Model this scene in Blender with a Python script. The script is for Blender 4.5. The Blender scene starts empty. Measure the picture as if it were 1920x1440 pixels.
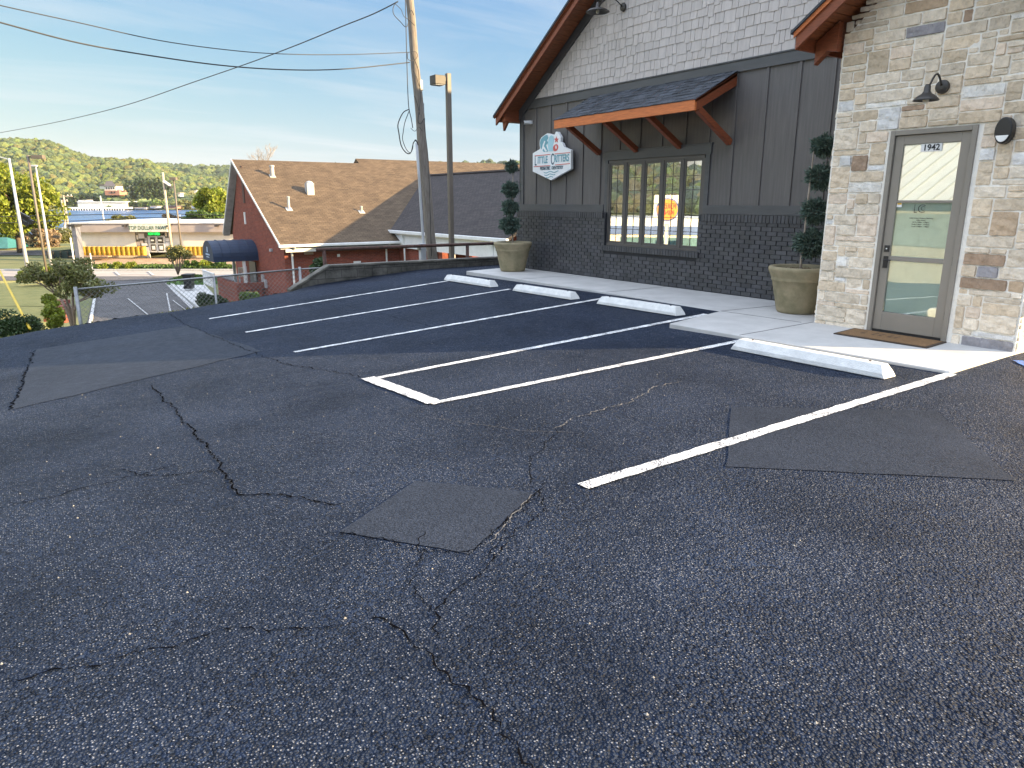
import bpy, bmesh, math, random
import numpy as np
from mathutils import Vector, Matrix
random.seed(7); rng = np.random.default_rng(7)
S = bpy.context.scene; COL = S.collection
# ------------------------------------------------------------------ camera
F, PITCH, YAW = 1335.0, math.radians(14.4), math.radians(34.4)
CZ = 1.6
FH = Vector((math.sin(YAW), math.cos(YAW), 0)); RT = Vector((math.cos(YAW), -math.sin(YAW), 0))
FW = FH*math.cos(PITCH) - Vector((0,0,1))*math.sin(PITCH)
UPV = FH*math.sin(PITCH) + Vector((0,0,1))*math.cos(PITCH)
cam_d = bpy.data.cameras.new('camera'); cam = bpy.data.objects.new('camera', cam_d); COL.objects.link(cam)
cam_d.sensor_width = 36; cam_d.lens = F/1920*36; cam_d.clip_end = 6000; cam_d.clip_start = 0.05
m = Matrix((RT, UPV, -FW)).transposed().to_4x4(); m.translation = Vector((0,0,CZ)); cam.matrix_world = m
S.camera = cam
# ------------------------------------------------------------------ sky, sun, exposure
SUN_EL, SUN_TO = math.radians(16.0), math.radians(-43.5)      # direction towards the sun, from +X
W = bpy.data.worlds.new('World'); S.world = W; W.use_nodes = True
nt = W.node_tree; nt.nodes.clear()
def N(t, typ, **kw):
    n = t.nodes.new(typ)
    for k, v in kw.items(): setattr(n, k, v)
    return n
sky = N(nt, 'ShaderNodeTexSky', sky_type='NISHITA', sun_disc=False)
sky.sun_elevation = SUN_EL; sky.sun_rotation = math.radians(90) - SUN_TO
sky.air_density = 1.0; sky.dust_density = 0.4; sky.ozone_density = 1.2
tc = N(nt, 'ShaderNodeTexCoord'); sx = N(nt, 'ShaderNodeSeparateXYZ'); nt.links.new(tc.outputs['Generated'], sx.inputs[0])
az = N(nt, 'ShaderNodeMath', operation='MAXIMUM'); nt.links.new(sx.outputs[2], az.inputs[0]); az.inputs[1].default_value = 0.0
ad = N(nt, 'ShaderNodeMath', operation='ADD'); nt.links.new(az.outputs[0], ad.inputs[0]); ad.inputs[1].default_value = 0.12
dv = N(nt, 'ShaderNodeVectorMath', operation='DIVIDE'); cb = N(nt, 'ShaderNodeCombineXYZ')
for i in range(3): nt.links.new(ad.outputs[0], cb.inputs[i])
nt.links.new(tc.outputs['Generated'], dv.inputs[0]); nt.links.new(cb.outputs[0], dv.inputs[1])
mp = N(nt, 'ShaderNodeMapping'); mp.inputs['Rotation'].default_value = (0,0,math.radians(35)); mp.inputs['Scale'].default_value = (0.45,1.5,0.3)
nt.links.new(dv.outputs[0], mp.inputs[0])
cn = N(nt, 'ShaderNodeTexNoise'); cn.inputs['Scale'].default_value = 1.3; cn.inputs['Detail'].default_value = 7; cn.inputs['Roughness'].default_value = 0.55; cn.inputs['Distortion'].default_value=0.6
nt.links.new(mp.outputs[0], cn.inputs[0])
cr = N(nt, 'ShaderNodeMapRange'); cr.inputs['From Min'].default_value = 0.47; cr.inputs['From Max'].default_value = 0.78; cr.inputs['To Max'].default_value = 0.55
nt.links.new(cn.outputs[0], cr.inputs[0])
# soft shoulder: the bright low band of the sky is compressed as the camera's tone curve did
s1 = N(nt, 'ShaderNodeVectorMath', operation='MULTIPLY_ADD'); nt.links.new(sky.outputs[0], s1.inputs[0]); s1.inputs[1].default_value = (1/60,1/7.6,1/0.6); s1.inputs[2].default_value = (1,1,1)
s2 = N(nt, 'ShaderNodeVectorMath', operation='DIVIDE'); nt.links.new(sky.outputs[0], s2.inputs[0]); nt.links.new(s1.outputs[0], s2.inputs[1])
s3 = N(nt, 'ShaderNodeVectorMath', operation='MULTIPLY'); nt.links.new(s2.outputs[0], s3.inputs[0]); s3.inputs[1].default_value = (0.275,0.455,2.85)
cm = N(nt, 'ShaderNodeMixRGB'); nt.links.new(cr.outputs[0], cm.inputs[0]); nt.links.new(s3.outputs[0], cm.inputs[1]); cm.inputs[2].default_value = (1.62, 1.72, 1.8, 1)
# bright veil added overhead, out of view, to fill the shaded walls
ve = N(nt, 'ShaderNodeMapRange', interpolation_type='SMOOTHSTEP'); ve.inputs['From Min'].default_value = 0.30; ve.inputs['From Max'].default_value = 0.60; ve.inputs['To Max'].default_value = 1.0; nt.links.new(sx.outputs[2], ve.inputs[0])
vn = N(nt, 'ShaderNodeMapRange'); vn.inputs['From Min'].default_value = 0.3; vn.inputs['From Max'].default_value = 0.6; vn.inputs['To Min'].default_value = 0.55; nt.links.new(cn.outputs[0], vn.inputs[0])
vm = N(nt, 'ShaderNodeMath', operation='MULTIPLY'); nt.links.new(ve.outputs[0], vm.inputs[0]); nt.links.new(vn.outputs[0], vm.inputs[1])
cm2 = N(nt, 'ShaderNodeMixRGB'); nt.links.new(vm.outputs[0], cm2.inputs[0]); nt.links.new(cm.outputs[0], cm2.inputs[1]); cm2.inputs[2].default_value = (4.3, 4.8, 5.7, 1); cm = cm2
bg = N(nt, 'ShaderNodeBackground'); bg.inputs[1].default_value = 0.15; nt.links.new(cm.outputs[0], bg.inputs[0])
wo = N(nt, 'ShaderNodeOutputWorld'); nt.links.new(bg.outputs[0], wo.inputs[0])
sd = bpy.data.lights.new('sun', 'SUN'); sd.energy = 5.0; sd.angle = math.radians(0.5); sd.color = (1.0, 0.75, 0.42)
so = bpy.data.objects.new('sun', sd); COL.objects.link(so)
SUNV = Vector((math.cos(SUN_TO)*math.cos(SUN_EL), math.sin(SUN_TO)*math.cos(SUN_EL), math.sin(SUN_EL)))
so.rotation_euler = SUNV.to_track_quat('Z', 'Y').to_euler(); so.location = (0,0,30)
S.view_settings.view_transform = 'Standard'; S.view_settings.look = 'None'; S.view_settings.gamma = 1
S.view_settings.exposure = 1.85
S.render.engine = 'CYCLES'; S.cycles.max_bounces = 6; S.cycles.use_denoising = True

# ------------------------------------------------------------------ helpers: rays
def ray(u, v): return F*FW + RT*float(u-960) - UPV*float(v-720)
def P(u, v, D):                       # the point seen at (u,v) at horizontal depth D metres
    d = ray(u, v); return Vector((0,0,CZ)) + d*float(D/d.dot(FH))
def PY(u, v, y): d = ray(u, v); return Vector((0,0,CZ)) + d*float(y/d.y)
# ------------------------------------------------------------------ helpers: materials
MATS = {}
def pmat(name, col, rough=0.7, var=0.12, vs=3.0, bump=0.0, bs=60.0, metal=0.0, spec=0.5, tint=False, detail=6, col2=None, emis=None, trans=None, stretch=None, bdist=0.01, coord='Object'):
    if name in MATS: return MATS[name]
    M = bpy.data.materials.new(name); M.use_nodes = True; t = M.node_tree; L = t.links.new
    b = t.nodes['Principled BSDF']; b.inputs['Roughness'].default_value = rough; b.inputs['Metallic'].default_value = metal
    b.inputs['Specular IOR Level'].default_value = spec
    tc = N(t, 'ShaderNodeTexCoord'); src = tc.outputs[coord]
    if stretch:
        mp = N(t, 'ShaderNodeMapping'); mp.inputs['Scale'].default_value = stretch; L(src, mp.inputs[0]); src = mp.outputs[0]
    n1 = N(t, 'ShaderNodeTexNoise'); n1.inputs['Scale'].default_value = vs; n1.inputs['Detail'].default_value = detail; n1.inputs['Roughness'].default_value = 0.65; L(src, n1.inputs[0])
    c2 = col2 or tuple(max(0, c*(1-2.2*var)) for c in col)
    c1 = col if col2 else tuple(c*(1+1.6*var) for c in col)
    mr = N(t, 'ShaderNodeMapRange'); mr.inputs['From Min'].default_value = 0.3; mr.inputs['From Max'].default_value = 0.7; L(n1.outputs[0], mr.inputs[0])
    mx = N(t, 'ShaderNodeMixRGB'); mx.inputs[1].default_value = (*c2,1); mx.inputs[2].default_value = (*c1,1); L(mr.outputs[0], mx.inputs[0])
    out = mx.outputs[0]
    if tint:
        at = N(t, 'ShaderNodeAttribute', attribute_name='tint'); mu = N(t, 'ShaderNodeMixRGB', blend_type='MULTIPLY'); mu.inputs[0].default_value = 1
        L(out, mu.inputs[1]); L(at.outputs['Color'], mu.inputs[2]); out = mu.outputs[0]
    L(out, b.inputs['Base Color'])
    if bump:
        n2 = N(t, 'ShaderNodeTexNoise'); n2.inputs['Scale'].default_value = bs; n2.inputs['Detail'].default_value = 4; L(src, n2.inputs[0])
        bp = N(t, 'ShaderNodeBump'); bp.inputs['Strength'].default_value = bump; bp.inputs['Distance'].default_value = bdist; L(n2.outputs[0], bp.inputs['Height']); L(bp.outputs[0], b.inputs['Normal'])
    if emis: b.inputs['Emission Color'].default_value = (*emis[0],1); b.inputs['Emission Strength'].default_value = emis[1]
    if trans:
        b.inputs['Transmission Weight'].default_value = 0
        tr = N(t, 'ShaderNodeBsdfTranslucent'); L(out, tr.inputs[0]); ms = N(t, 'ShaderNodeMixShader'); ms.inputs[0].default_value = trans
        L(b.outputs[0], ms.inputs[1]); L(tr.outputs[0], ms.inputs[2]); L(ms.outputs[0], t.nodes['Material Output'].inputs[0])
    MATS[name] = M; return M
def brickmat(name, c1, c2, mortar, w, h, ms, rough=0.85, bump=0.6, noise=0.25, offset=0.5, nscale=2.0):
    M = bpy.data.materials.new(name); M.use_nodes = True; t = M.node_tree; L = t.links.new; b = t.nodes['Principled BSDF']; b.inputs['Roughness'].default_value = rough
    b.inputs['Specular IOR Level'].default_value = 0.25
    uv = N(t, 'ShaderNodeTexCoord'); br = N(t, 'ShaderNodeTexBrick', offset=offset); L(uv.outputs['UV'], br.inputs['Vector'])
    br.inputs['Color1'].default_value = (*c1,1); br.inputs['Color2'].default_value = (*c2,1); br.inputs['Mortar'].default_value = (*mortar,1)
    br.inputs['Scale'].default_value = 1; br.inputs['Brick Width'].default_value = w; br.inputs['Row Height'].default_value = h; br.inputs['Mortar Size'].default_value = ms; br.inputs['Mortar Smooth'].default_value = 0.2; br.inputs['Bias'].default_value = 0
    n = N(t, 'ShaderNodeTexNoise'); n.inputs['Scale'].default_value = nscale; n.inputs['Detail'].default_value = 8; n.inputs['Roughness'].default_value=0.7; L(uv.outputs['UV'], n.inputs[0])
    mr = N(t, 'ShaderNodeMapRange'); mr.inputs['From Min'].default_value=0.3; mr.inputs['From Max'].default_value=0.7; mr.inputs['To Min'].default_value = 1-noise; mr.inputs['To Max'].default_value = 1+noise; L(n.outputs[0], mr.inputs[0])
    mu = N(t, 'ShaderNodeVectorMath', operation='SCALE'); L(br.outputs[0], mu.inputs[0]); L(mr.outputs[0], mu.inputs['Scale']); L(mu.outputs[0], b.inputs['Base Color'])
    bp = N(t, 'ShaderNodeBump', invert=True); bp.inputs['Strength'].default_value = bump; bp.inputs['Distance'].default_value = 0.01; L(br.outputs[1], bp.inputs['Height']); L(bp.outputs[0], b.inputs['Normal'])
    return M
def asphaltmat(name, base, grain, speck=0.22, rough=0.42, bump=0.75, speck_amt=0.32, blotch=0.35, bd=0.006, spec=0.22):
    M = bpy.data.materials.new(name); M.use_nodes = True; t = M.node_tree; L = t.links.new; b = t.nodes['Principled BSDF']
    tc = N(t, 'ShaderNodeTexCoord'); o = tc.outputs['Object']
    # warp the lattice a little so that stones are irregular
    vo = N(t, 'ShaderNodeTexVoronoi'); vo.inputs['Scale'].default_value = grain; L(o, vo.inputs[0])
    v2 = N(t, 'ShaderNodeTexVoronoi'); v2.inputs['Scale'].default_value = grain*0.47; L(o, v2.inputs[0])
    n1 = N(t, 'ShaderNodeTexNoise'); n1.inputs['Scale'].default_value = 0.8; n1.inputs['Detail'].default_value = 5; n1.inputs['Roughness'].default_value = 0.6; L(o, n1.inputs[0])
    n3 = N(t, 'ShaderNodeTexNoise'); n3.inputs['Scale'].default_value = 9; n3.inputs['Detail'].default_value = 6; L(o, n3.inputs[0])
    sep = N(t, 'ShaderNodeSeparateColor'); L(vo.outputs['Color'], sep.inputs[0])
    # worn stone tops and sun glints painted as pale specks: random cells, more of them where the seal coat is thin
    th = N(t, 'ShaderNodeMapRange'); th.inputs['From Min'].default_value = 0.35; th.inputs['From Max'].default_value = 0.7; th.inputs['To Min'].default_value = 1-speck_amt*0.35; th.inputs['To Max'].default_value = 1-speck_amt; L(n1.outputs[0], th.inputs[0])
    gt = N(t, 'ShaderNodeMath', operation='GREATER_THAN'); L(sep.outputs[0], gt.inputs[0]); L(th.outputs[0], gt.inputs[1])
    ds = N(t, 'ShaderNodeMapRange'); ds.inputs['From Min'].default_value = 0.12; ds.inputs['From Max'].default_value = 0.4; ds.inputs['To Min'].default_value = 1; ds.inputs['To Max'].default_value = 0; L(vo.outputs['Distance'], ds.inputs[0])
    ml = N(t, 'ShaderNodeMath', operation='MULTIPLY'); L(gt.outputs[0], ml.inputs[0]); L(ds.outputs[0], ml.inputs[1])
    m2 = N(t, 'ShaderNodeMath', operation='MULTIPLY'); L(ml.outputs[0], m2.inputs[0]); L(sep.outputs[1], m2.inputs[1])
    bl = N(t, 'ShaderNodeMapRange'); bl.inputs['From Min'].default_value=0.3; bl.inputs['From Max'].default_value=0.7; bl.inputs['To Min'].default_value = 1-blotch; bl.inputs['To Max'].default_value = 1+blotch; L(n1.outputs[0], bl.inputs[0])
    cv = N(t, 'ShaderNodeMapRange'); cv.inputs['To Min'].default_value = 0.45; cv.inputs['To Max'].default_value = 1.6; L(sep.outputs[2], cv.inputs[0])   # every stone its own tone
    cw = N(t, 'ShaderNodeMath', operation='MULTIPLY'); L(cv.outputs[0], cw.inputs[0]); L(bl.outputs[0], cw.inputs[1])
    sc = N(t, 'ShaderNodeVectorMath', operation='SCALE'); sc.inputs[0].default_value = base; L(cw.outputs[0], sc.inputs['Scale'])
    mx = N(t, 'ShaderNodeMixRGB'); L(m2.outputs[0], mx.inputs[0]); L(sc.outputs[0], mx.inputs[1]); mx.inputs[2].default_value = (speck*0.92, speck*0.97, speck*1.08, 1)
    L(mx.outputs[0], b.inputs['Base Color'])
    rr = N(t, 'ShaderNodeMapRange'); rr.inputs['To Min'].default_value = rough-0.12; rr.inputs['To Max'].default_value = rough+0.16; L(n3.outputs[0], rr.inputs[0]); L(rr.outputs[0], b.inputs['Roughness'])
    b.inputs['Specular IOR Level'].default_value = spec
    a = N(t, 'ShaderNodeMath', operation='ADD'); L(vo.outputs['Distance'], a.inputs[0]); L(v2.outputs['Distance'], a.inputs[1])
    mh = N(t, 'ShaderNodeMath', operation='MULTIPLY_ADD'); L(n3.outputs[0], mh.inputs[0]); mh.inputs[1].default_value = -0.8; L(a.outputs[0], mh.inputs[2])
    bp = N(t, 'ShaderNodeBump', invert=True); bp.inputs['Strength'].default_value = bump; bp.inputs['Distance'].default_value = bd; L(mh.outputs[0], bp.inputs['Height']); L(bp.outputs[0], b.inputs['Normal'])
    return M
def glassmat(name, refl=0.45, tintc=(0.75,0.85,0.8), rough=0.0, wav=0.0):
    M = bpy.data.materials.new(name); M.use_nodes = True; t = M.node_tree; L = t.links.new; t.nodes.remove(t.nodes['Principled BSDF'])
    g = N(t, 'ShaderNodeBsdfGlossy'); g.inputs[0].default_value = (0.95,0.97,0.97,1); g.inputs['Roughness'].default_value = rough
    tr = N(t, 'ShaderNodeBsdfTransparent'); tr.inputs[0].default_value = (*tintc,1)
    fr = N(t, 'ShaderNodeFresnel'); fr.inputs[0].default_value = 1.5; mr = N(t, 'ShaderNodeMapRange'); mr.inputs['To Min'].default_value = refl; mr.inputs['To Max'].default_value = 1; L(fr.outputs[0], mr.inputs[0])
    ms = N(t, 'ShaderNodeMixShader'); L(mr.outputs[0], ms.inputs[0]); L(tr.outputs[0], ms.inputs[1]); L(g.outputs[0], ms.inputs[2]); L(ms.outputs[0], t.nodes['Material Output'].inputs[0])
    if wav:
        n = N(t, 'ShaderNodeTexNoise'); n.inputs['Scale'].default_value = 3.0; tc = N(t, 'ShaderNodeTexCoord'); L(tc.outputs['Object'], n.inputs[0])
        bp = N(t, 'ShaderNodeBump'); bp.inputs['Strength'].default_value = wav; bp.inputs['Distance'].default_value = 0.01; L(n.outputs[0], bp.inputs['Height']); L(bp.outputs[0], g.inputs['Normal'])
    return M

# ------------------------------------------------------------------ helpers: meshes
class MB:
    def __init__(s): s.v = []; s.f = []; s.mi = []; s.t = []; s.cur = 0; s.tc = None
    def face(s, idx): s.f.append(idx); s.mi.append(s.cur); s.t.append(s.tc or (1,1,1))
    def poly(s, pts):
        n = len(s.v); s.v += [tuple(p) for p in pts]; s.face(list(range(n, n+len(pts)))); return s
    def box(s, x0, x1, y0, y1, z0, z1):
        n = len(s.v); s.v += [(x,y,z) for z in (z0,z1) for y in (y0,y1) for x in (x0,x1)]
        for q in ((0,2,3,1),(4,5,7,6),(0,1,5,4),(2,6,7,3),(0,4,6,2),(1,3,7,5)): s.face([n+i for i in q])
        return s
    def obox(s, c, ax, ay, az, hx, hy, hz):       # oriented box
        c, ax, ay, az = Vector(c), Vector(ax).normalized(), Vector(ay).normalized(), Vector(az).normalized()
        n = len(s.v)
        for k in (-1,1):
            for j in (-1,1):
                for i in (-1,1): s.v.append(tuple(c+ax*hx*i+ay*hy*j+az*hz*k))
        for q in ((0,2,3,1),(4,5,7,6),(0,1,5,4),(2,6,7,3),(0,4,6,2),(1,3,7,5)): s.face([n+i for i in q])
        return s
    def beam(s, p, q, w, h, up=(0,0,1)):
        p, q = Vector(p), Vector(q); a = (q-p); l = a.length; a.normalize(); side = a.cross(Vector(up)).normalized(); u = side.cross(a)
        return s.obox((p+q)/2, a, side, u, l/2, w/2, h/2)
    def prism(s, pts, d):                          # polygon extruded by vector d
        n = len(s.v); k = len(pts); d = Vector(d); s.v += [tuple(p) for p in pts] + [tuple(Vector(p)+d) for p in pts]
        s.face(list(range(n+k-1, n-1, -1))); s.face(list(range(n+k, n+2*k)))
        for i in range(k): j = (i+1) % k; s.face([n+i, n+j, n+k+j, n+k+i])
        return s
    def tube(s, path, r, seg=8, cap=True):
        path = [Vector(p) for p in path]; rs = r if isinstance(r, (list,tuple)) else [r]*len(path); n = len(s.v); prev = None
        for i, p in enumerate(path):
            d = (path[min(i+1,len(path)-1)] - path[max(i-1,0)]).normalized()
            if prev is None: prev = d.cross(Vector((0,0,1)) if abs(d.z) < 0.9 else Vector((1,0,0))).normalized()
            a = (prev - d*prev.dot(d)).normalized(); b = d.cross(a); prev = a
            for k in range(seg):
                t = 2*math.pi*k/seg; s.v.append(tuple(p + (a*math.cos(t)+b*math.sin(t))*rs[i]))
        for i in range(len(path)-1):
            for k in range(seg):
                j = (k+1) % seg; s.face([n+i*seg+k, n+i*seg+j, n+(i+1)*seg+j, n+(i+1)*seg+k])
        if cap: s.face([n+k for k in range(seg-1,-1,-1)]); s.face([n+(len(path)-1)*seg+k for k in range(seg)])
        return s
    def lathe(s, prof, c, seg=32, axis=(0,0,1), closed=False):
        az = Vector(axis).normalized(); ax = az.cross(Vector((0,1,0)) if abs(az.y) < 0.9 else Vector((1,0,0))).normalized(); ay = az.cross(ax); c = Vector(c); n = len(s.v)
        for r, h in prof:
            for k in range(seg):
                t = 2*math.pi*k/seg; s.v.append(tuple(c + az*h + (ax*math.cos(t)+ay*math.sin(t))*r))
        for i in range(len(prof)-1):
            for k in range(seg):
                j = (k+1) % seg; s.face([n+i*seg+k, n+i*seg+j, n+(i+1)*seg+j, n+(i+1)*seg+k])
        s.face([n+k for k in range(seg-1,-1,-1)]); s.face([n+(len(prof)-1)*seg+k for k in range(seg)])
        return s
    def build(s, name, mats, parent=None, smooth=False, bevel=0, seg=2, jitter=0):
        me = bpy.data.meshes.new(name)
        off = Vector(parent_loc(parent)) if parent else Vector((0,0,0))
        vs = s.v
        if parent: vs = [(x-off.x, y-off.y, z-off.z) for x,y,z in vs]
        me.from_pydata(vs, [], s.f)
        if not isinstance(mats, (list,tuple)): mats = [mats]
        for m_ in mats: me.materials.append(m_)
        me.polygons.foreach_set('material_index', s.mi)
        if s.f:
            at = me.attributes.new('tint', 'FLOAT_COLOR', 'FACE'); at.data.foreach_set('color', np.array([(a,b,c,1) for a,b,c in s.t], dtype=np.float32).ravel())
        box_uv(me, off)
        if smooth: me.shade_smooth()
        me.validate(); me.update()
        o = bpy.data.objects.new(name, me); COL.objects.link(o)
        if parent: o.parent = parent
        if bevel:
            md = o.modifiers.new('bevel','BEVEL'); md.width = bevel; md.segments = seg; md.limit_method = 'ANGLE'; md.angle_limit = math.radians(40)
        return o
def parent_loc(o):
    l = Vector((0,0,0))
    while o: l += o.location; o = o.parent
    return l
def box_uv(me, off):
    if not me.polygons: return
    uv = me.uv_layers.new(name='uv'); d = np.zeros(len(me.loops)*2, dtype=np.float32); co = np.zeros(len(me.vertices)*3); me.vertices.foreach_get('co', co); co = co.reshape(-1,3) + np.array(off)
    nl = np.zeros(len(me.polygons)*3); me.update(); me.polygons.foreach_get('normal', nl); nl = nl.reshape(-1,3)
    lt = np.zeros(len(me.polygons), dtype=np.int64); me.polygons.foreach_get('loop_total', lt); lv = np.zeros(len(me.loops), dtype=np.int64); me.loops.foreach_get('vertex_index', lv)
    pi = np.repeat(np.arange(len(lt)), lt); n = nl[pi]; z = np.array([0,0,1.0]); t = np.cross(z, n); ln = np.linalg.norm(t, axis=1); flat = ln < 0.05
    t[flat] = (1,0,0); ln[flat] = 1; t = t/ln[:,None]; b = np.cross(n, t); p = co[lv]
    d = np.stack([(p*t).sum(1), (p*b).sum(1)], 1).astype(np.float32).ravel(); uv.data.foreach_set('uv', d)
def thing(name, label, cat, loc=(0,0,0), group=None, kind=None):
    o = bpy.data.objects.new(name, None); COL.objects.link(o); o.location = loc; o.empty_display_size = 0.2
    return tag(o, label, cat, group, kind)
def tag(o, label=None, cat=None, group=None, kind=None):
    if label: o['label'] = label
    if cat: o['category'] = cat
    if group: o['group'] = group
    if kind: o['kind'] = kind
    return o
def copy_thing(root, loc, label):
    r = root.copy(); COL.objects.link(r); r.location = loc; r['label'] = label
    for ch in root.children:
        c = ch.copy(); COL.objects.link(c); c.parent = r
        for g in ch.children:
            d = g.copy(); COL.objects.link(d); d.parent = c
    return r
def quadmesh(name, verts, mats, parent, tints=None, smooth=False, nper=4):   # numpy bulk n-gons
    n = len(verts)//nper; me = bpy.data.meshes.new(name); off = np.array(parent_loc(parent)) if parent else np.zeros(3); v = verts-off
    me.vertices.add(len(v)); me.vertices.foreach_set('co', v.astype(np.float32).ravel()); me.loops.add(n*nper); me.loops.foreach_set('vertex_index', np.arange(n*nper, dtype=np.int32))
    me.polygons.add(n); me.polygons.foreach_set('loop_start', np.arange(0, n*nper, nper, dtype=np.int32)); me.polygons.foreach_set('loop_total', np.full(n, nper, dtype=np.int32))
    me.update(calc_edges=True)
    if tints is not None:
        at = me.attributes.new('tint','FLOAT_COLOR','FACE'); at.data.foreach_set('color', np.concatenate([tints, np.ones((n,1))],1).astype(np.float32).ravel())
    me.materials.append(mats); me.validate(); o = bpy.data.objects.new(name, me); COL.objects.link(o)
    if parent: o.parent = parent
    return o
def leaf_quads(cent, size, flat=0.0, elong=1.6, outward=None):
    n = len(cent); a = rng.normal(size=(n,3)); a /= np.linalg.norm(a,axis=1)[:,None]
    if outward is not None: a = outward + 0.5*a; a /= np.linalg.norm(a,axis=1)[:,None]
    b = rng.normal(size=(n,3)); b[:,2] *= (1-flat); b -= a*(a*b).sum(1)[:,None]; b /= np.linalg.norm(b,axis=1)[:,None]
    s = size*rng.uniform(0.6,1.3,(n,1)); a = a*s*elong*0.5; b = b*s*0.5
    return np.stack([cent-a, cent+b*0.9-a*0.1, cent+a, cent-b*0.9-a*0.1],1).reshape(-1,3)
def clump_points(n, centers, radii):                       # leaves spread through clumps of a crown
    k = rng.integers(0, len(centers), n); d = rng.normal(size=(n,3)); d /= np.linalg.norm(d,axis=1)[:,None]; r = rng.uniform(0.25,1,(n,1))**0.45
    return centers[k] + d*r*radii[k], k
def rtint(n, k=None, nk=1, v=0.35, hue=0.12):
    t = rng.uniform(1-v, 1+v, (n,1))*np.ones((1,3)); h = rng.uniform(-hue,hue,(n,1)); t[:,0:1] *= 1+h; t[:,2:3] *= 1-h
    if k is not None: ck = rng.uniform(0.78,1.22,(nk,1)); t *= ck[k]
    return np.clip(t,0,3)

# ------------------------------------------------------------------ materials
M_siding = pmat('charcoal siding', (0.112,0.103,0.098), 0.55, 0.10, 4, 0.25, 60, stretch=(1,6,0.35), detail=8)
M_trim = pmat('charcoal trim', (0.072,0.074,0.078), 0.5, 0.08, 3, 0.15, 60, stretch=(3,0.6,3))
M_pbrick = pmat('painted brick', (0.052,0.053,0.058), 0.5, 0.14, 5, 0.5, 90, tint=True)
M_pmort = pmat('painted mortar', (0.02,0.021,0.025), 0.7, 0.1, 5, 0.3, 90)
M_shake = pmat('grey shake', (0.52,0.475,0.445), 0.75, 0.06, 2.5, 0.3, 60, tint=True, stretch=(6,6,1))
M_shakegap = pmat('shake backing', (0.05,0.05,0.05), 0.9)
M_cedar = pmat('stained cedar', (0.29,0.074,0.025), 0.5, 0.0, 5, 0.2, 40, col2=(0.145,0.035,0.012), stretch=(2,2,14), detail=8)
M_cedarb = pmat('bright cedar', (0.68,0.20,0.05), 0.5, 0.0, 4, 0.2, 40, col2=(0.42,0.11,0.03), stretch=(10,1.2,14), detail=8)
M_soffit = pmat('soffit boards', (0.36,0.11,0.036), 0.5, 0.0, 6, 0.1, 40, col2=(0.12,0.036,0.013), stretch=(1,8,8))
M_shingle = pmat('dark shingle', (0.055,0.062,0.072), 0.85, 0.25, 30, 0.6, 200, tint=True)
M_conc = pmat('walkway concrete', (0.47,0.46,0.44), 0.8, 0.07, 2.2, 0.25, 150, detail=10)
M_stone = pmat('ledge stone', (0.97,0.92,0.83), 0.85, 0.09, 14, 0.9, 26, tint=True, detail=10, bdist=0.02)
M_mortar = pmat('pale mortar', (0.86,0.82,0.74), 0.9, 0.05, 12, 0.5, 120)
M_door = pmat('taupe door paint', (0.24,0.215,0.18), 0.42, 0.03, 2)
M_black = pmat('black metal', (0.012,0.012,0.013), 0.4, 0.05)
M_bronze = pmat('dark bronze', (0.055,0.05,0.045), 0.45, 0.1, 5, metal=0.3)
M_lampbr = pmat('brown pole paint', (0.15,0.125,0.10), 0.5, 0.06, 3)
M_galv = pmat('galvanised steel', (0.25,0.255,0.26), 0.45, 0.12, 8, metal=0.7)
M_white = pmat('white paint', (0.74,0.74,0.72), 0.5, 0.04, 3)
M_stopc = pmat('white painted concrete', (0.74,0.74,0.71), 0.75, 0.10, 9, 0.6, 80, col2=(0.56,0.56,0.545), detail=12)
M_pot = pmat('weathered pot', (0.36,0.29,0.18), 0.8, 0.0, 3.2, 0.4, 40, col2=(0.17,0.155,0.085), detail=9)
M_mulch = pmat('bark mulch', (0.10,0.045,0.025), 0.9, 0.3, 40, 1.0, 60, tint=True)
M_bark = pmat('bark', (0.13,0.095,0.065), 0.9, 0.2, 20, 0.8, 30, stretch=(1,1,0.25))
M_barkl = pmat('pale bark', (0.36,0.30,0.24), 0.85, 0.2, 14, 0.5, 30, stretch=(1,1,0.3))
M_jun = pmat('juniper needles', (0.10,0.15,0.115), 0.75, 0.2, 20, tint=True, trans=0.15)
M_leafd = pmat('dark leaves', (0.035,0.065,0.018), 0.6, 0.2, 5, tint=True, trans=0.25)
M_leafo = pmat('olive leaves', (0.17,0.175,0.055), 0.6, 0.2, 5, tint=True, trans=0.3)
M_leafy = pmat('yellow green leaves', (0.21,0.25,0.025), 0.6, 0.2, 3, tint=True, trans=0.35)
M_leafg = pmat('green leaves', (0.09,0.15,0.03), 0.6, 0.2, 3, tint=True, trans=0.3)
M_leafb = pmat('brown twigs', (0.26,0.19,0.12), 0.8, 0.2, 3, tint=True, trans=0.2)
M_pole = pmat('weathered pole wood', (0.30,0.265,0.225), 0.85, 0.0, 9, 0.7, 40, col2=(0.12,0.095,0.075), stretch=(5,5,0.35), detail=9)
M_cable = pmat('cable', (0.02,0.02,0.022), 0.5)
M_rust = pmat('rusty pipe', (0.075,0.035,0.026), 0.75, 0.3, 12, 0.4, 60)
M_pvc = pmat('grey conduit', (0.42,0.43,0.44), 0.5, 0.05)
M_cblock = brickmat('stained block', (0.105,0.10,0.088), (0.085,0.08,0.07), (0.045,0.042,0.04), 0.4, 0.2, 0.008, bump=0.8, noise=0.65, nscale=3)
M_redbrick = brickmat('red brick', (0.27,0.068,0.040), (0.18,0.042,0.028), (0.18,0.12,0.10), 0.21, 0.075, 0.008, noise=0.18)
M_roofb = brickmat('brown roof', (0.125,0.088,0.055), (0.085,0.058,0.036), (0.04,0.03,0.02), 0.32, 0.14, 0.010, noise=0.22, bump=0.9, nscale=0.9)
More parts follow.
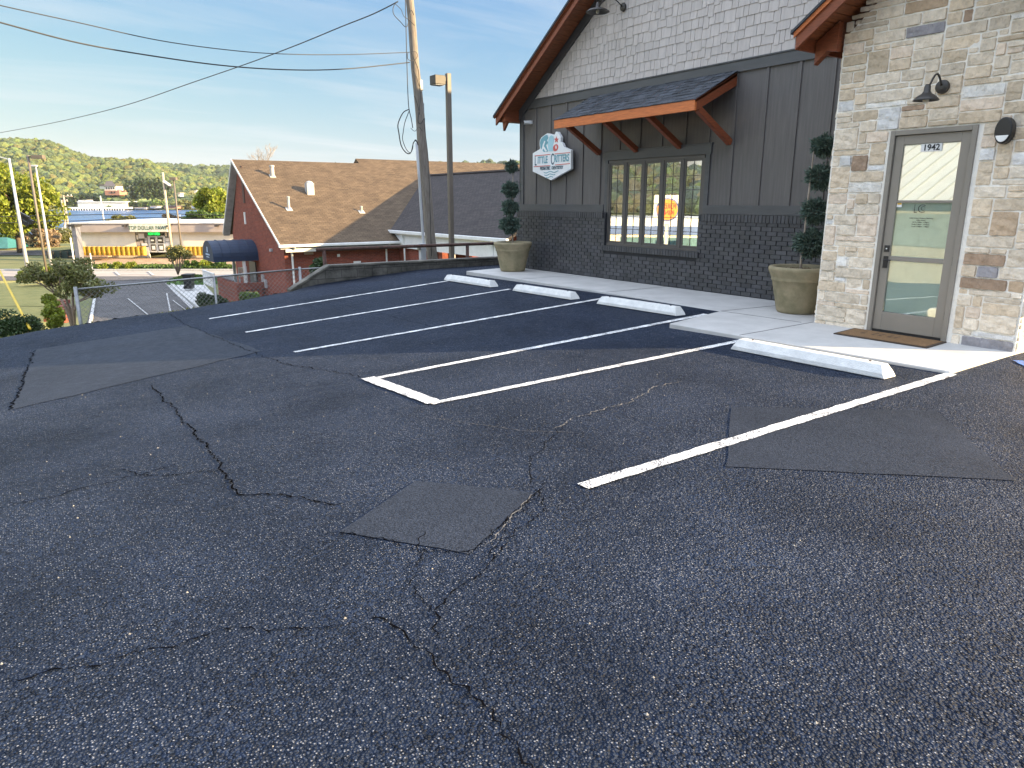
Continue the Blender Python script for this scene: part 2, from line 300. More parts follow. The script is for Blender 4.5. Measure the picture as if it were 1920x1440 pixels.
M_roofd = brickmat('dark roof', (0.060,0.050,0.047), (0.042,0.036,0.035), (0.018,0.016,0.016), 0.32, 0.14, 0.012, noise=0.2, bump=0.9, nscale=0.9)
M_grass = pmat('lawn grass', (0.32,0.27,0.08), 0.9, 0.0, 1.2, 1.0, 30, col2=(0.20,0.19,0.05), detail=10, bdist=0.05)
M_terrain = pmat('terrain', (0.16,0.15,0.06), 0.95, 0.0, 0.15, 0.6, 10, col2=(0.09,0.11,0.035), detail=12, bdist=0.05)
M_soil = pmat('brown soil', (0.36,0.24,0.15), 0.95, 0.15, 0.8, 0.8, 12, bdist=0.05, detail=10)
M_oldasph = asphaltmat('weathered asphalt', (0.105,0.10,0.10), 60, 0.25, 0.8, 0.4, 0.3, 0.18, spec=0.05)
M_road = pmat('sunlit road', (0.31,0.27,0.235), 0.85, 0.08, 0.5, 0.3, 60, detail=10)
M_asph = asphaltmat('sealed asphalt', (0.0200,0.0300,0.055), 90, 0.48, 0.55, 1.0, 0.72, 0.28, bd=0.026, spec=0.08)
M_patch = asphaltmat('smooth sealed patch', (0.0235,0.0285,0.040), 140, 0.06, 0.6, 0.6, 0.1, 0.2, bd=0.004, spec=0.10)
M_crack = pmat('crack', (0.004,0.004,0.005), 1.0, 0.1, spec=0.0)
M_worn = pmat('worn crack edge', (0.14,0.13,0.12), 0.9, 0.3, 40, 0.6, 100)
M_blueaw = pmat('navy canvas', (0.012,0.028,0.065), 0.6, 0.1, 3, 0.2, 60)
def linemat(name, col):
    M = pmat(name, col, 0.6, 0.04, 3); t = M.node_tree; L = t.links.new; b = t.nodes['Principled BSDF']
    tc = N(t,'ShaderNodeTexCoord'); vo = N(t,'ShaderNodeTexVoronoi'); vo.inputs['Scale'].default_value = 95; L(tc.outputs['Object'], vo.inputs[0])
    n3 = N(t,'ShaderNodeTexNoise'); n3.inputs['Scale'].default_value = 7; n3.inputs['Detail'].default_value = 5; L(tc.outputs['Object'], n3.inputs[0])
    a = N(t,'ShaderNodeMath', operation='ADD'); L(vo.outputs['Distance'], a.inputs[0]); L(n3.outputs[0], a.inputs[1])
    mr = N(t,'ShaderNodeMapRange'); mr.inputs['From Min'].default_value = 0.98; mr.inputs['From Max'].default_value = 1.2; L(a.outputs[0], mr.inputs[0])
    old = b.inputs['Base Color'].links[0].from_socket; mx = N(t,'ShaderNodeMixRGB'); L(mr.outputs[0], mx.inputs[0]); L(old, mx.inputs[1]); mx.inputs[2].default_value = (0.10,0.10,0.11,1); L(mx.outputs[0], b.inputs['Base Color'])
    bp = N(t,'ShaderNodeBump', invert=True); bp.inputs['Strength'].default_value = 0.6; bp.inputs['Distance'].default_value = 0.005; L(vo.outputs['Distance'], bp.inputs['Height']); L(bp.outputs[0], b.inputs['Normal'])
    return M
M_line = linemat('white traffic paint', (0.80,0.80,0.79)); M_blue = linemat('blue traffic paint', (0.05,0.20,0.62))

# ------------------------------------------------------------------ ground heights
def smooth(a,b,x): t = np.clip((x-a)/(b-a),0,1); return t*t*(3-2*t)
KY=[-40,0,3,5.3,6.9,9.3,11.5,13.9,20]; KK=[.0,.005,.01,.02,.042,.055,.065,.075,.08]
BY=[-40,3,7,14.5,20]; BB=[-.02,-.02,-.03,-.125,-.15]
def gz(x, y):
    x = np.minimum(x, 8.5); return np.interp(y,BY,BB) - np.interp(y,KY,KK)*(8-x)
LD=[-500,0,30,40,52,68,73,76.7,130,200,2600]; LZ=[-4.6,-4.6,-4.55,-4.75,-4.9,-4.95,-4.6,-4.25,-4.3,-9.5,-9.5]
def smooth(a,b,x): t = np.clip((x-a)/(b-a),0,1); return t*t*(3-2*t)
def terr(x, y):
    D = x*FH.x + y*FH.y; low = np.interp(D, LD, LZ)
    bx = smooth(10.4,12.5,x)*smooth(33,36,y)*smooth(56,50,y); low = low + bx*np.maximum(0,-4.0-low)   # raised pad of the brick building
    w = smooth(16.3, 29, y); top = np.minimum(gz(x, np.minimum(y,16.3)) - 0.42, -0.35)
    return top*(1-w) + low*w
def grid(name, xs, ys, fz, mat, parent=None, smooth_=True):
    X, Y = np.meshgrid(xs, ys); Z = fz(X, Y); nx, ny = len(xs), len(ys); me = bpy.data.meshes.new(name)
    me.from_pydata(np.stack([X,Y,Z],-1).reshape(-1,3).tolist(), [], [(j*nx+i, j*nx+i+1, (j+1)*nx+i+1, (j+1)*nx+i) for j in range(ny-1) for i in range(nx-1)])
    me.materials.append(mat); me.update()
    if smooth_: me.shade_smooth()
    o = bpy.data.objects.new(name, me); COL.objects.link(o)
    if parent: o.parent = parent
    return o
# one ground sheet to the horizon
xs = np.concatenate([np.linspace(-3000,-60,24), np.arange(-58,80,1.0), np.linspace(84,3000,26)])
ys = np.concatenate([np.linspace(-800,-20,10), np.arange(-18,110,1.0), np.linspace(114,320,40), np.linspace(340,3000,20)])
tag(grid('ground', xs, ys, terr, M_terrain), kind='structure')
# parking lot
def yedge(x):
    e = 15.75 + 0.04*np.minimum(x,5.6) + 0.62*smooth(4.9,5.6,x) + 0.10*np.sin(x*1.7)+0.06*np.sin(x*4.1+1); return np.where(x < 5.6, e, 16.62)
lot_x = np.concatenate([np.arange(-16, 12, 0.2), np.arange(12, 30, 1.0)]); lot_r = np.concatenate([np.arange(-12, 15, 0.2), [15.2,15.4,15.5]])
v = []; ncol = len(lot_x)
for y in lot_r: v += [(x, y, float(gz(x,y))) for x in lot_x]
for x in lot_x: ye = float(yedge(x)); v.append((x, ye, float(gz(x,ye))-0.01))
for x in lot_x: ye = float(yedge(x)); v.append((x, ye+0.06, float(gz(x,ye))-0.75))
mb = MB(); mb.v = v
for j in range(len(lot_r)+1):
    for i in range(ncol-1): mb.face([j*ncol+i, j*ncol+i+1, (j+1)*ncol+i+1, (j+1)*ncol+i])
lot = tag(mb.build('parking_lot', M_asph, smooth=True), kind='structure')
def drape(poly_pts, step=0.25, lift=0.005):                # polygon draped on the lot (triangulated and subdivided)
    bm = bmesh.new(); vs = [bm.verts.new((x,y,0)) for x,y in poly_pts]; bm.faces.new(vs)
    bmesh.ops.triangulate(bm, faces=bm.faces[:])
    for _ in range(3):
        es = [e for e in bm.edges if e.calc_length() > step*1.6]
        if not es: break
        bmesh.ops.subdivide_edges(bm, edges=es, cuts=2, use_grid_fill=True); bmesh.ops.triangulate(bm, faces=[f for f in bm.faces if len(f.verts) > 3])
    for q in bm.verts: q.co.z = float(gz(q.co.x,q.co.y))+lift
    bm.normal_update()
    for f in bm.faces:
        if f.normal.z < 0: f.normal_flip()
    return bm
def bm_obj(name, bm, mat, parent):
    me = bpy.data.meshes.new(name); bm.to_mesh(me); bm.free(); me.materials.append(mat); me.shade_smooth(); o = bpy.data.objects.new(name, me); COL.objects.link(o); o.parent = parent; return o
def ragged(pts, step=0.12, amp=0.012):
    out = []
    for i in range(len(pts)):
        a, b = Vector(pts[i]), Vector(pts[(i+1)%len(pts)]); n = max(1,int((b-a).length/step)); d = (b-a).normalized(); nn = Vector((-d.y,d.x))
        for k in range(n): p = a+(b-a)*k/n + nn*random.uniform(-amp,amp); out.append((p.x,p.y))
    return out
def strip(a, b, w, mat, name='painted_line', lift=0.009, amp=0.006, endskew=0):
    a, b = Vector(a), Vector(b); d = (b-a); l = d.length; d.normalize(); n = Vector((-d.y,d.x)); k = int(l/0.06)+1; mb = MB()
    for i in range(k+1):
        c = a+d*l*i/k
        for s_ in (-1,1):
            q = c + n*s_*(w/2+random.uniform(-amp,amp)) + d*(endskew*s_ if i in (0,k) else 0); mb.v.append((q.x,q.y,float(gz(q.x,q.y))+lift))
    for i in range(k): mb.face([2*i, 2*i+2, 2*i+3, 2*i+1])
    o = mb.build(name, mat, lot, smooth=True); return o
bm_obj('smooth_patch', drape(ragged([(0.02,13.5),(2.3,13.5),(2.55,9.75),(-0.28,8.7)],0.3,0.03)), M_patch, lot)
bm_obj('smooth_patch', drape(ragged([(1.86,3.79),(2.34,3.17),(1.62,2.74),(1.20,3.37)],0.15,0.006)), M_patch, lot)
bm_obj('smooth_patch', drape(ragged([(4.72,3.66),(5.93,2.62),(4.80,1.60),(3.58,2.78)],0.2,0.008)), M_patch, lot)
for y, x0, x1, w in ((13.95,2.75,7.85,0.10),(11.65,2.82,7.95,0.10),(9.28,2.84,8.45,0.10),(6.95,2.85,8.25,0.10),(5.42,2.82,7.2,0.10),(3.10,2.62,7.32,0.105)):
    strip((x0, y-0.03), (x1, y+0.03), w, M_line)
strip((2.86,5.38),(2.92,7.0),0.15,M_line,lift=0.013)
strip((8.45,3.0),(6.2,0.9),0.11,M_blue)
def crack(pts, w, name='crack', mat=None, lift=0.007, jit=0.05):
    P2 = [Vector(p) for p in pts]; path = []
    for i in range(len(P2)-1):
        a, b = P2[i], P2[i+1]; n = max(2,int((b-a).length/0.02)); d=(b-a).normalized(); nn = Vector((-d.y,d.x))
        for k in range(n): path.append(a+(b-a)*k/n)
    wob = 0; out = MB()
    for i, p in enumerate(path):
        d = (path[min(i+1,len(path)-1)]-path[max(i-1,0)]).normalized(); nn = Vector((-d.y,d.x)); wob = 0.82*wob+random.uniform(-1,1)*jit*0.35; ww = w*random.uniform(0.1,1.4)*min(1,(len(path)-1-i)/5+0.1)
        c = p+nn*(wob+random.uniform(-1,1)*min(0.004,w*0.4))
        for s_ in (-1,1): q = c+nn*s_*ww/2; out.v.append((q.x,q.y,float(gz(q.x,q.y))+lift))
    for i in range(len(path)-1): out.face([2*i,2*i+2,2*i+3,2*i+1])
    return out.build(name, mat or M_crack, lot)
crack([(1.04,8.73),(1.01,6.65),(0.94,4.81),(0.93,4.28),(1.11,4.06),(1.39,3.67)], 0.015, jit=0.04)
crack([(1.01,2.5),(1.07,2.33),(1.06,2.07),(1.08,1.84),(1.08,1.61),(1.08,1.3)], 0.009, jit=0.05)
crack([(2.48,3.28),(2.23,2.91),(1.89,2.76),(1.56,2.53),(1.27,2.36),(1.12,2.17)], 0.008, jit=0.05)
crack([(2.40,3.2),(2.02,2.98),(1.86,2.80),(1.60,2.62)], 0.006, jit=0.02)
crack([(-0.3,4.96),(0.27,5.05),(0.73,5.13)], 0.010); crack([(-0.27,2.89),(0.15,2.8),(0.55,2.73),(0.9,2.5)], 0.008)
crack([(2.37,3.25),(2.7,3.7),(3.36,4.16)], 0.006, jit=0.04); crack([(3.2,4.1),(3.5,4.22),(4.14,4.33),(4.7,4.5),(5.09,4.54)], 0.012, mat=M_worn, jit=0.06)
crack([(0.95,4.8),(0.6,4.95),(0.3,5.3)], 0.009); crack([(-0.28,8.7),(0.0,13.4)], 0.02); crack([(2.9,7.1),(2.5,8.6),(2.3,13.4),(2.3,15.4)], 0.012); crack([(1.2,3.35),(1.62,2.73),(2.35,3.16)],0.007)
crack([(1.55,3.1),(1.35,2.8),(1.2,2.3)], 0.005); crack([(5.0,9.0),(5.0,13.0)],0.008); crack([(2.3,3.16),(1.95,2.9),(1.7,2.74)],0.008,mat=M_worn,jit=0.03)
crack([(2.6,5.0),(3.0,4.2),(3.3,3.9)],0.004,mat=M_worn,jit=0.01)
# loose crumbs of stone on the surface
mb = MB()
for _ in range(260):
    x, y = random.uniform(-0.5,7), random.uniform(1.0,10); r = random.uniform(0.003,0.008); z = float(gz(x,y)); p = [(x+r*random.uniform(.5,1.2)*math.cos(a), y+r*random.uniform(.5,1.2)*math.sin(a), z) for a in (0,1.2,2.5,3.9,5.1)]
    n = len(mb.v); mb.v += p + [(x,y,z+r)]
    for i in range(5): mb.face([n+i, n+(i+1)%5, n+5])
tag(mb.build('loose_grit', pmat('grit',(0.25,0.24,0.22),0.9)), kind='stuff')
# soil verge and grass fringe at the lot edge
mb = MB()
for x in np.arange(-16, 5.4, 0.1):
    for dy in (0,1,2): mb.v.append((x, float(yedge(x))+0.03+dy*0.28+random.uniform(-.06,.06), float(gz(x,15.8))-0.03-0.10*dy*dy*0.7+random.uniform(-0.02,0.03)))
nn = len(mb.v)//3
for i in range(nn-1):
    for k in (0,1): mb.face([i*3+k, i*3+3+k, i*3+4+k, i*3+1+k])
tag(mb.build('verge', pmat('verge soil',(0.045,0.05,0.025),0.95,0.4,6,0.9,30,detail=10), smooth=True), kind='structure')
n = 5200; gx = rng.uniform(-9,5.6,n); gy = 15.95+rng.gamma(1.2,0.35,n); g0 = np.stack([gx,gy,terr(gx,gy)],1); g0[:,2] = np.maximum(g0[:,2], gz(gx,15.8)-0.1-0.35*(gy-15.9)); g0[:,2]+=0.03
tag(quadmesh('grass_fringe', leaf_quads(g0, 0.07, 0.2, 2.4, outward=np.tile([[0,0,1.0]],(n,1))), M_leafo, None, rtint(n)), kind='stuff')

# ------------------------------------------------------------------ walkway
mb = MB(); top = [(8.70,14.62),(8.72,13.0),(8.72,11.0),(8.70,9.0),(8.60,7.02),(7.14,6.66),(7.20,5.2),(7.26,4.2),(7.30,3.14),(8.84,3.16),(10.5,3.16),(10.5,14.95)]
mb.prism([(x,y,-0.35) for x,y in top], (0,0,0.35))
walk = tag(mb.build('walkway', M_conc, bevel=0.012), kind='structure')
M_joint = pmat('joint', (0.16,0.155,0.15), 0.9)
mb = MB()
for a, b in (((8.72,12.4),(10.3,12.4)),((8.71,9.7),(10.3,9.7)),((8.60,7.0),(10.3,6.85)),((7.2,5.55),(8.84,5.62)),((8.6,7.0),(8.68,5.7))):
    a, b = Vector((*a,0.0025)), Vector((*b,0.0025)); mb.beam(a, b, 0.010, 0.003)
mb.build('joint', M_joint, walk)

# ------------------------------------------------------------------ dental clinic building
XG = 10.34
cl = thing('dental_clinic', 'charcoal board and batten and pale ledge stone clinic with grey shake gable', 'building', (XG, 9, 0))
# body core so that no light passes through
mb = MB(); mb.prism([(XG+0.06,14.66,-0.3),(XG+0.06,3.3,-0.3),(XG+0.06,3.3,3.7),(XG+0.06,8.95,7.5),(XG+0.06,14.66,3.7)], (20,0,0)); mb.build('wall_core', M_siding, cl)
WY0, WY1, WZ0, WZ1 = 9.0, 11.53, 0.72, 2.40
mb = MB()                                                    # siding sheet with window gap
XS = XG
for y0,y1,z0,z1 in ((5.6,WY0,1.4,3.7),(WY1,14.7,1.4,3.7),(WY0,WY1,WZ1,3.7)): mb.box(XS,XS+0.05,y0,y1,z0,z1)
for y in (14.10,13.55,12.97,12.40,11.82,8.42,7.82,7.23,6.65,6.06): mb.box(XS-0.022,XS,y-0.025,y+0.025,1.53,3.68)
for y in (11.25,10.67,10.09,9.5,8.95): mb.box(XS-0.022,XS,y-0.025,y+0.025,2.6 if y > 8.96 else 2.58,3.68)
mb.box(XS-0.022,XS,8.83,8.88,1.53,2.58) if False else None
mb.build('board_and_batten', M_siding, cl)
mb = MB(); mb.box(XS-0.03,XS,14.58,14.72,1.37,3.68); mb.box(XS-0.03,XS+0.5,14.70,14.73,1.37,3.68); mb.build('corner_board', M_trim, cl)
mb = MB(); mb.box(XS-0.035,XS+0.02,5.6,14.74,3.68,3.85); mb.box(XS-0.05,XS+0.02,5.6,14.75,3.85,3.875); mb.build('frieze_board', M_trim, cl, bevel=0.004)
mb = MB()
for a,b in ((5.6,8.88),(11.66,14.74)): mb = MB(); mb.box(XS-0.032,XS+0.02,a,b,1.385,1.53); mb.box(XS-0.05,XS+0.02,a,b,1.375,1.395); mb.build('belt_board', M_trim, cl, bevel=0.003)
# painted brick wainscot, real bricks
mb = MB(); mb.cur = 1
for y0,y1,z0,z1 in ((5.6,WY0,-.1,1.36),(WY1,14.78,-.1,1.36),(WY0,WY1,-.1,0.6)): mb.box(XS-0.075,XS+0.05,y0,y1,z0,z1)
mb.cur = 0; row = 0; z = -0.06
while z < 1.23:
    y = 5.55 + (0.105 if row % 2 else 0); h = 0.0735
    while y < 14.79:
        a, b = max(y,5.6), min(y+0.2, 14.79); cut = (WY0-0.02, WY1+0.02) if z > 0.58 else None; segs = [(a,b)]
        if z+h > 0.595 and True:
            if z+h > 0.60: segs = [(a, min(b,WY0-0.005)), (max(a,WY1+0.005), b)]
        elif z+h > 0.46 and z+h < 0.60: segs = [(a,b)]
        for a_, b_ in segs:
            if b_-a_ > 0.03:
                t = random.uniform(0.82,1.22); mb.tc = (t,t,t*random.uniform(.97,1.05)); o_ = random.uniform(-0.003,0.003); mb.box(XS-0.088+o_, XS-0.074, a_+0.004, b_-0.005, z+0.004+random.uniform(-.0015,.0015), min(z+h-0.006,1.245))
        y += 0.21
    z += h; row += 1
y = 5.62
while y < 14.76:                                           # soldier course on top
    if not (WY0-0.07 < y < WY1): t = random.uniform(0.85,1.15); mb.tc = (t,t,t); mb.box(XS-0.105, XS-0.03, y, y+0.062, 1.252, 1.370)
    y += 0.072
y = WY0-0.06
while y < WY1+0.02: t = random.uniform(0.85,1.15); mb.tc = (t,t,t); mb.box(XS-0.125, XS-0.03, y, y+0.062, 0.595, 0.70); y += 0.072   # sill course
mb.tc = None; mb.build('brick_wainscot', [M_pbrick, M_pmort], cl)
# shake gable with staggered butts
RS = 0.69
def rakez(y): return 3.58 + RS*(15.05-abs(y-8.95)-8.95)    # roof top line
def raky(z): return 15.05 - (z-3.58)/RS
mb = MB(); mb.cur = 1; mb.prism([(XS+0.01,14.4,3.87),(XS+0.01,3.5,3.87),(XS+0.01,8.95,7.55)], (0.06,0,0)); mb.cur = 0
z = 3.86; row = 0
while z < 6.3:
    ymax = raky(z+0.10)-0.12; y = 5.3 + random.uniform(0,0.1)
    while y < ymax:
        w = random.choice([0.10,0.13,0.16,0.19,0.22,0.24]); d = random.choice([0,0,0.028,0.04]) if row else 0; y1 = min(y+w, ymax+0.1); t = random.uniform(0.93,1.05); mb.tc = (t,t,t)
        n_ = len(mb.v); xb = XS-0.019; xt = XS-0.005; zz0 = z-d; zz1 = z+0.215
        mb.v += [(xb,y+.0045,zz0),(xb,y1-.0045,zz0),(xt,y1-.0045,zz1),(xt,y+.0045,zz1),(XS,y+.0045,zz0),(XS,y1-.0045,zz0),(XS,y1-.0045,zz1),(XS,y+.0045,zz1)]
        for q in ((0,3,2,1),(0,1,5,4),(0,4,7,3),(1,2,6,5),(3,7,6,2)): mb.face([n_+i for i in q])
        y = y1
    z += 0.165; row += 1
mb.build('shake_gable', [M_shake, M_shakegap], cl)
# rake trim, roof, barge boards, soffit
def rake_pts(x, y0, y1, dz): return [Vector((x,y0,rakez(y0)+dz)), Vector((x,y1,rakez(y1)+dz))]
for side in (1,-1):
    Y = lambda y: 8.95+side*(y-8.95)
    mb = MB(); mb.prism([(XS-0.05,Y(14.74),rakez(14.74)-0.10),(XS-0.05,Y(8.95),rakez(8.95)-0.10),(XS-0.05,Y(8.95),rakez(8.95)-0.33),(XS-0.05,Y(14.74),rakez(14.74)-0.33)], (0.06,0,0)); mb.build('rake_trim', M_trim, cl)
    mb = MB(); mb.prism([(9.83,Y(15.05),3.565),(9.83,Y(8.95),rakez(8.95)-0.015),(9.83,Y(8.95),rakez(8.95)-0.22),(9.83,Y(15.05),3.35)], (0.045,0,0)); b_ = mb.build('barge_board', M_cedar, cl, bevel=0.004)
    mb = MB(); mb.prism([(9.80,Y(15.08),3.56),(9.80,Y(8.95),rakez(8.95)+0.005),(9.80,Y(8.95),rakez(8.95)-0.065),(9.80,Y(15.08),3.50)], (0.03,0,0)); mb.build('rake_moulding', M_cedar, cl)
    # soffit: planks running across the overhang
    s0 = 0.0; L_ = (15.05-8.95)*math.hypot(1,RS); k = int(L_/0.13); mb = MB(); dirv = Vector((0,-side,RS)).normalized(); nv = Vector((0,side*RS,1)).normalized()
    for i in range(k):
        c = Vector((0,Y(15.05),3.58)) + dirv*(i+0.5)*L_/k - nv*0.085; mb.obox((10.07,c.y,c.z), (1,0,0), dirv, nv, 0.24, L_/k/2-0.004, 0.01)
    mb.build('soffit', M_soffit, cl)
    mb = MB(); p0 = Vector((0,Y(15.09),3.57)); p1 = Vector((0,8.95,rakez(8.95)+0.02)); mb.prism([(9.78,p0.y,p0.z),(9.78,p1.y,p1.z),(9.78,p1.y,p1.z-0.05),(9.78,p0.y,p0.z-0.05)], (20.8,0,0)); mb.build('roof', M_shingle, cl)
    mb = MB(); mb.prism([(9.9,Y(14.74),rakez(14.74)-0.1),(9.9,Y(15.03),3.48),(9.9,Y(15.03),3.42),(9.9,Y(14.74),3.42)], (20.5,0,0)); mb.build('eave_box', M_cedar, cl)
mb = MB(); mb.prism([(9.95,14.74,3.42),(9.95,14.93,3.42),(9.95,14.90,3.22),(9.95,14.74,3.40)], (0.06,0,0)); mb.build('eave_bracket', M_cedar, cl)
# window of five casements
win = MB()
win.box(XS-0.02,XS+0.02,WY0,WY1,WZ1-0.05,WZ1); win.box(XS-0.04,XS+0.03,WY0,WY1,WZ0-0.02,WZ0+0.03)
edges = [WY0+(WY1-WY0)*i/5 for i in range(6)]
for y in edges: win.box(XS-0.025,XS+0.02,y-0.028,y+0.028,WZ0+0.03,WZ1-0.05)
wroot = win.build('window', pmat('window frame',(0.08,0.075,0.072),0.45,0.04), cl, bevel=0.003)
def sub(mb_, name, mat, par, **k): return mb_.build(name, mat, par, **k)
M_sash = pmat('sash',(0.075,0.07,0.067),0.45,0.04); M_glass = glassmat('window glass', 0.46, (0.94,0.965,0.945), wav=0.012)
M_curt = pmat('pale curtain', (0.42,0.45,0.36), 0.9, 0.0, 1.0, 0, col2=(0.20,0.235,0.17), stretch=(1,9,0.3))
for i in range(5):
    a, b = edges[i]+0.028, edges[i+1]-0.028; z0, z1 = WZ0+0.03, WZ1-0.05; s_ = MB(); t = 0.045; x0, x1 = XS-0.012, XS+0.012
    s_.box(x0,x1,a,a+t,z0,z1).box(x0,x1,b-t,b,z0,z1).box(x0,x1,a+t,b-t,z0,z0+t).box(x0,x1,a+t,b-t,z1-t,z1); s_.build('sash', M_sash, wroot)
    g = MB(); g.box(XS+0.000,XS+0.005,a+t,b-t,z0+t,z1-t); g.build('pane', M_glass, wroot)
    q = MB(); ym = (a+b)/2; q.box(XS-0.006,XS-0.001,ym-0.005,ym+0.005,z0+t,z1-t)
    for k in range(1,6): zz = z0+t+(z1-z0-2*t)*k/6; q.box(XS-0.0065,XS-0.0015,a+t,b-t,zz-0.005,zz+0.005)
    q.build('glazing_bar', M_sash, wroot)
cu = MB(); prev = None                                       # pleated curtain behind the panes
yy = np.arange(WY0,WY1+0.01,0.02)
for y in yy: x = XS+0.045+0.008*math.sin(y*26)+0.004*math.sin(y*61); cu.v += [(x,float(y),WZ0),(x,float(y),WZ1)]
for i in range(len(yy)-1): cu.face([2*i,2*i+2,2*i+3,2*i+1])
cu.build('curtain', M_curt, wroot)
mb = MB(); mb.box(XS-0.035,XS+0.01,8.86,11.66,2.41,2.58); mb.box(XS-0.05,XS+0.01,8.84,11.68,2.575,2.60); mb.box(XS-0.03,XS+0.01,8.88,8.975,1.37,2.41); mb.box(XS-0.03,XS+0.01,11.555,11.64,1.37,2.41); mb.box(XS-0.074,XS-0.0,8.975,8.998,.70,1.37); mb.box(XS-0.074,XS-0.0,11.532,11.55,.70,1.37)
mb.build('window_trim', M_trim, cl, bevel=0.003)
# small shingled awning on four braces
AY0, AY1 = 8.42, 12.12; AX, AZF, AZW = 9.36, 3.19, 3.70
mb = MB(); mb.prism([(AX-0.02,AY0,AZF-0.01),(XS,AY0,AZW-0.03),(XS,AY0,AZW-0.07),(AX-0.02,AY0,AZF-0.05)], (0,AY1-AY0,0)); aw = mb.build('awning', M_cedar, cl)
mb = MB(); mb.box(AX-0.03,AX+0.015,AY0,AY1,3.02,3.185); mb.build('awning_fascia', M_cedarb, aw, bevel=0.004)
for y in (AY0-0.0, AY1-0.045):
    mb = MB(); mb.prism([(AX+0.016,y,3.02),(AX+0.016,y,3.19),(XS-0.01,y,AZW-0.03),(XS-0.01,y,AZW-0.22)], (0,0.045,0)); mb.build('awning_side_board', M_cedar, aw, bevel=0.004)
mb = MB(); sl = Vector((XS-AX,0,AZW-AZF)); L_ = sl.length; sd_ = sl.normalized(); nv = Vector((-sd_.z,0,sd_.x)); rows = 8
for r in range(rows+1):
    y = AY0-0.02+random.uniform(-0.15,0)
    while y < AY1+0.02:
        w = random.choice([0.10,0.14,0.17,0.22]); y1 = min(y+w, AY1+0.02); y0 = max(y,AY0-0.02); t = random.uniform(0.6,1.5); mb.tc = (t,t,t*1.04)
        if y1 > y0+0.01:
            a = Vector((AX-0.035,0,AZF-0.012)) + sd_*(r*L_/rows) + nv*(0.016+random.choice([0,0.006])); b2 = a + sd_*(L_/rows+0.03) - nv*0.008
            if r == rows: b2 = a+sd_*0.02
            n_ = len(mb.v); mb.v += [(a.x,y0,a.z),(a.x,y1-0.002,a.z),(b2.x,y1-0.002,b2.z),(b2.x,y0,b2.z)]
            a2 = a-nv*0.014; mb.v += [(a2.x,y0,a2.z),(a2.x,y1-0.002,a2.z)]; mb.face([n_,n_+3,n_+2,n_+1]); mb.face([n_,n_+1,n_+5,n_+4]); 
        y = y1
mb.build('awning_shingles', M_shingle, aw)
for yt in (8.42, 9.55, 10.68, 11.78):
    mb = MB(); mb.beam((AX+0.10,yt+0.05,3.06),(XS-0.03,yt+0.05,2.57),0.09,0.10); mb.build('awning_brace', M_cedar, aw, bevel=0.004)
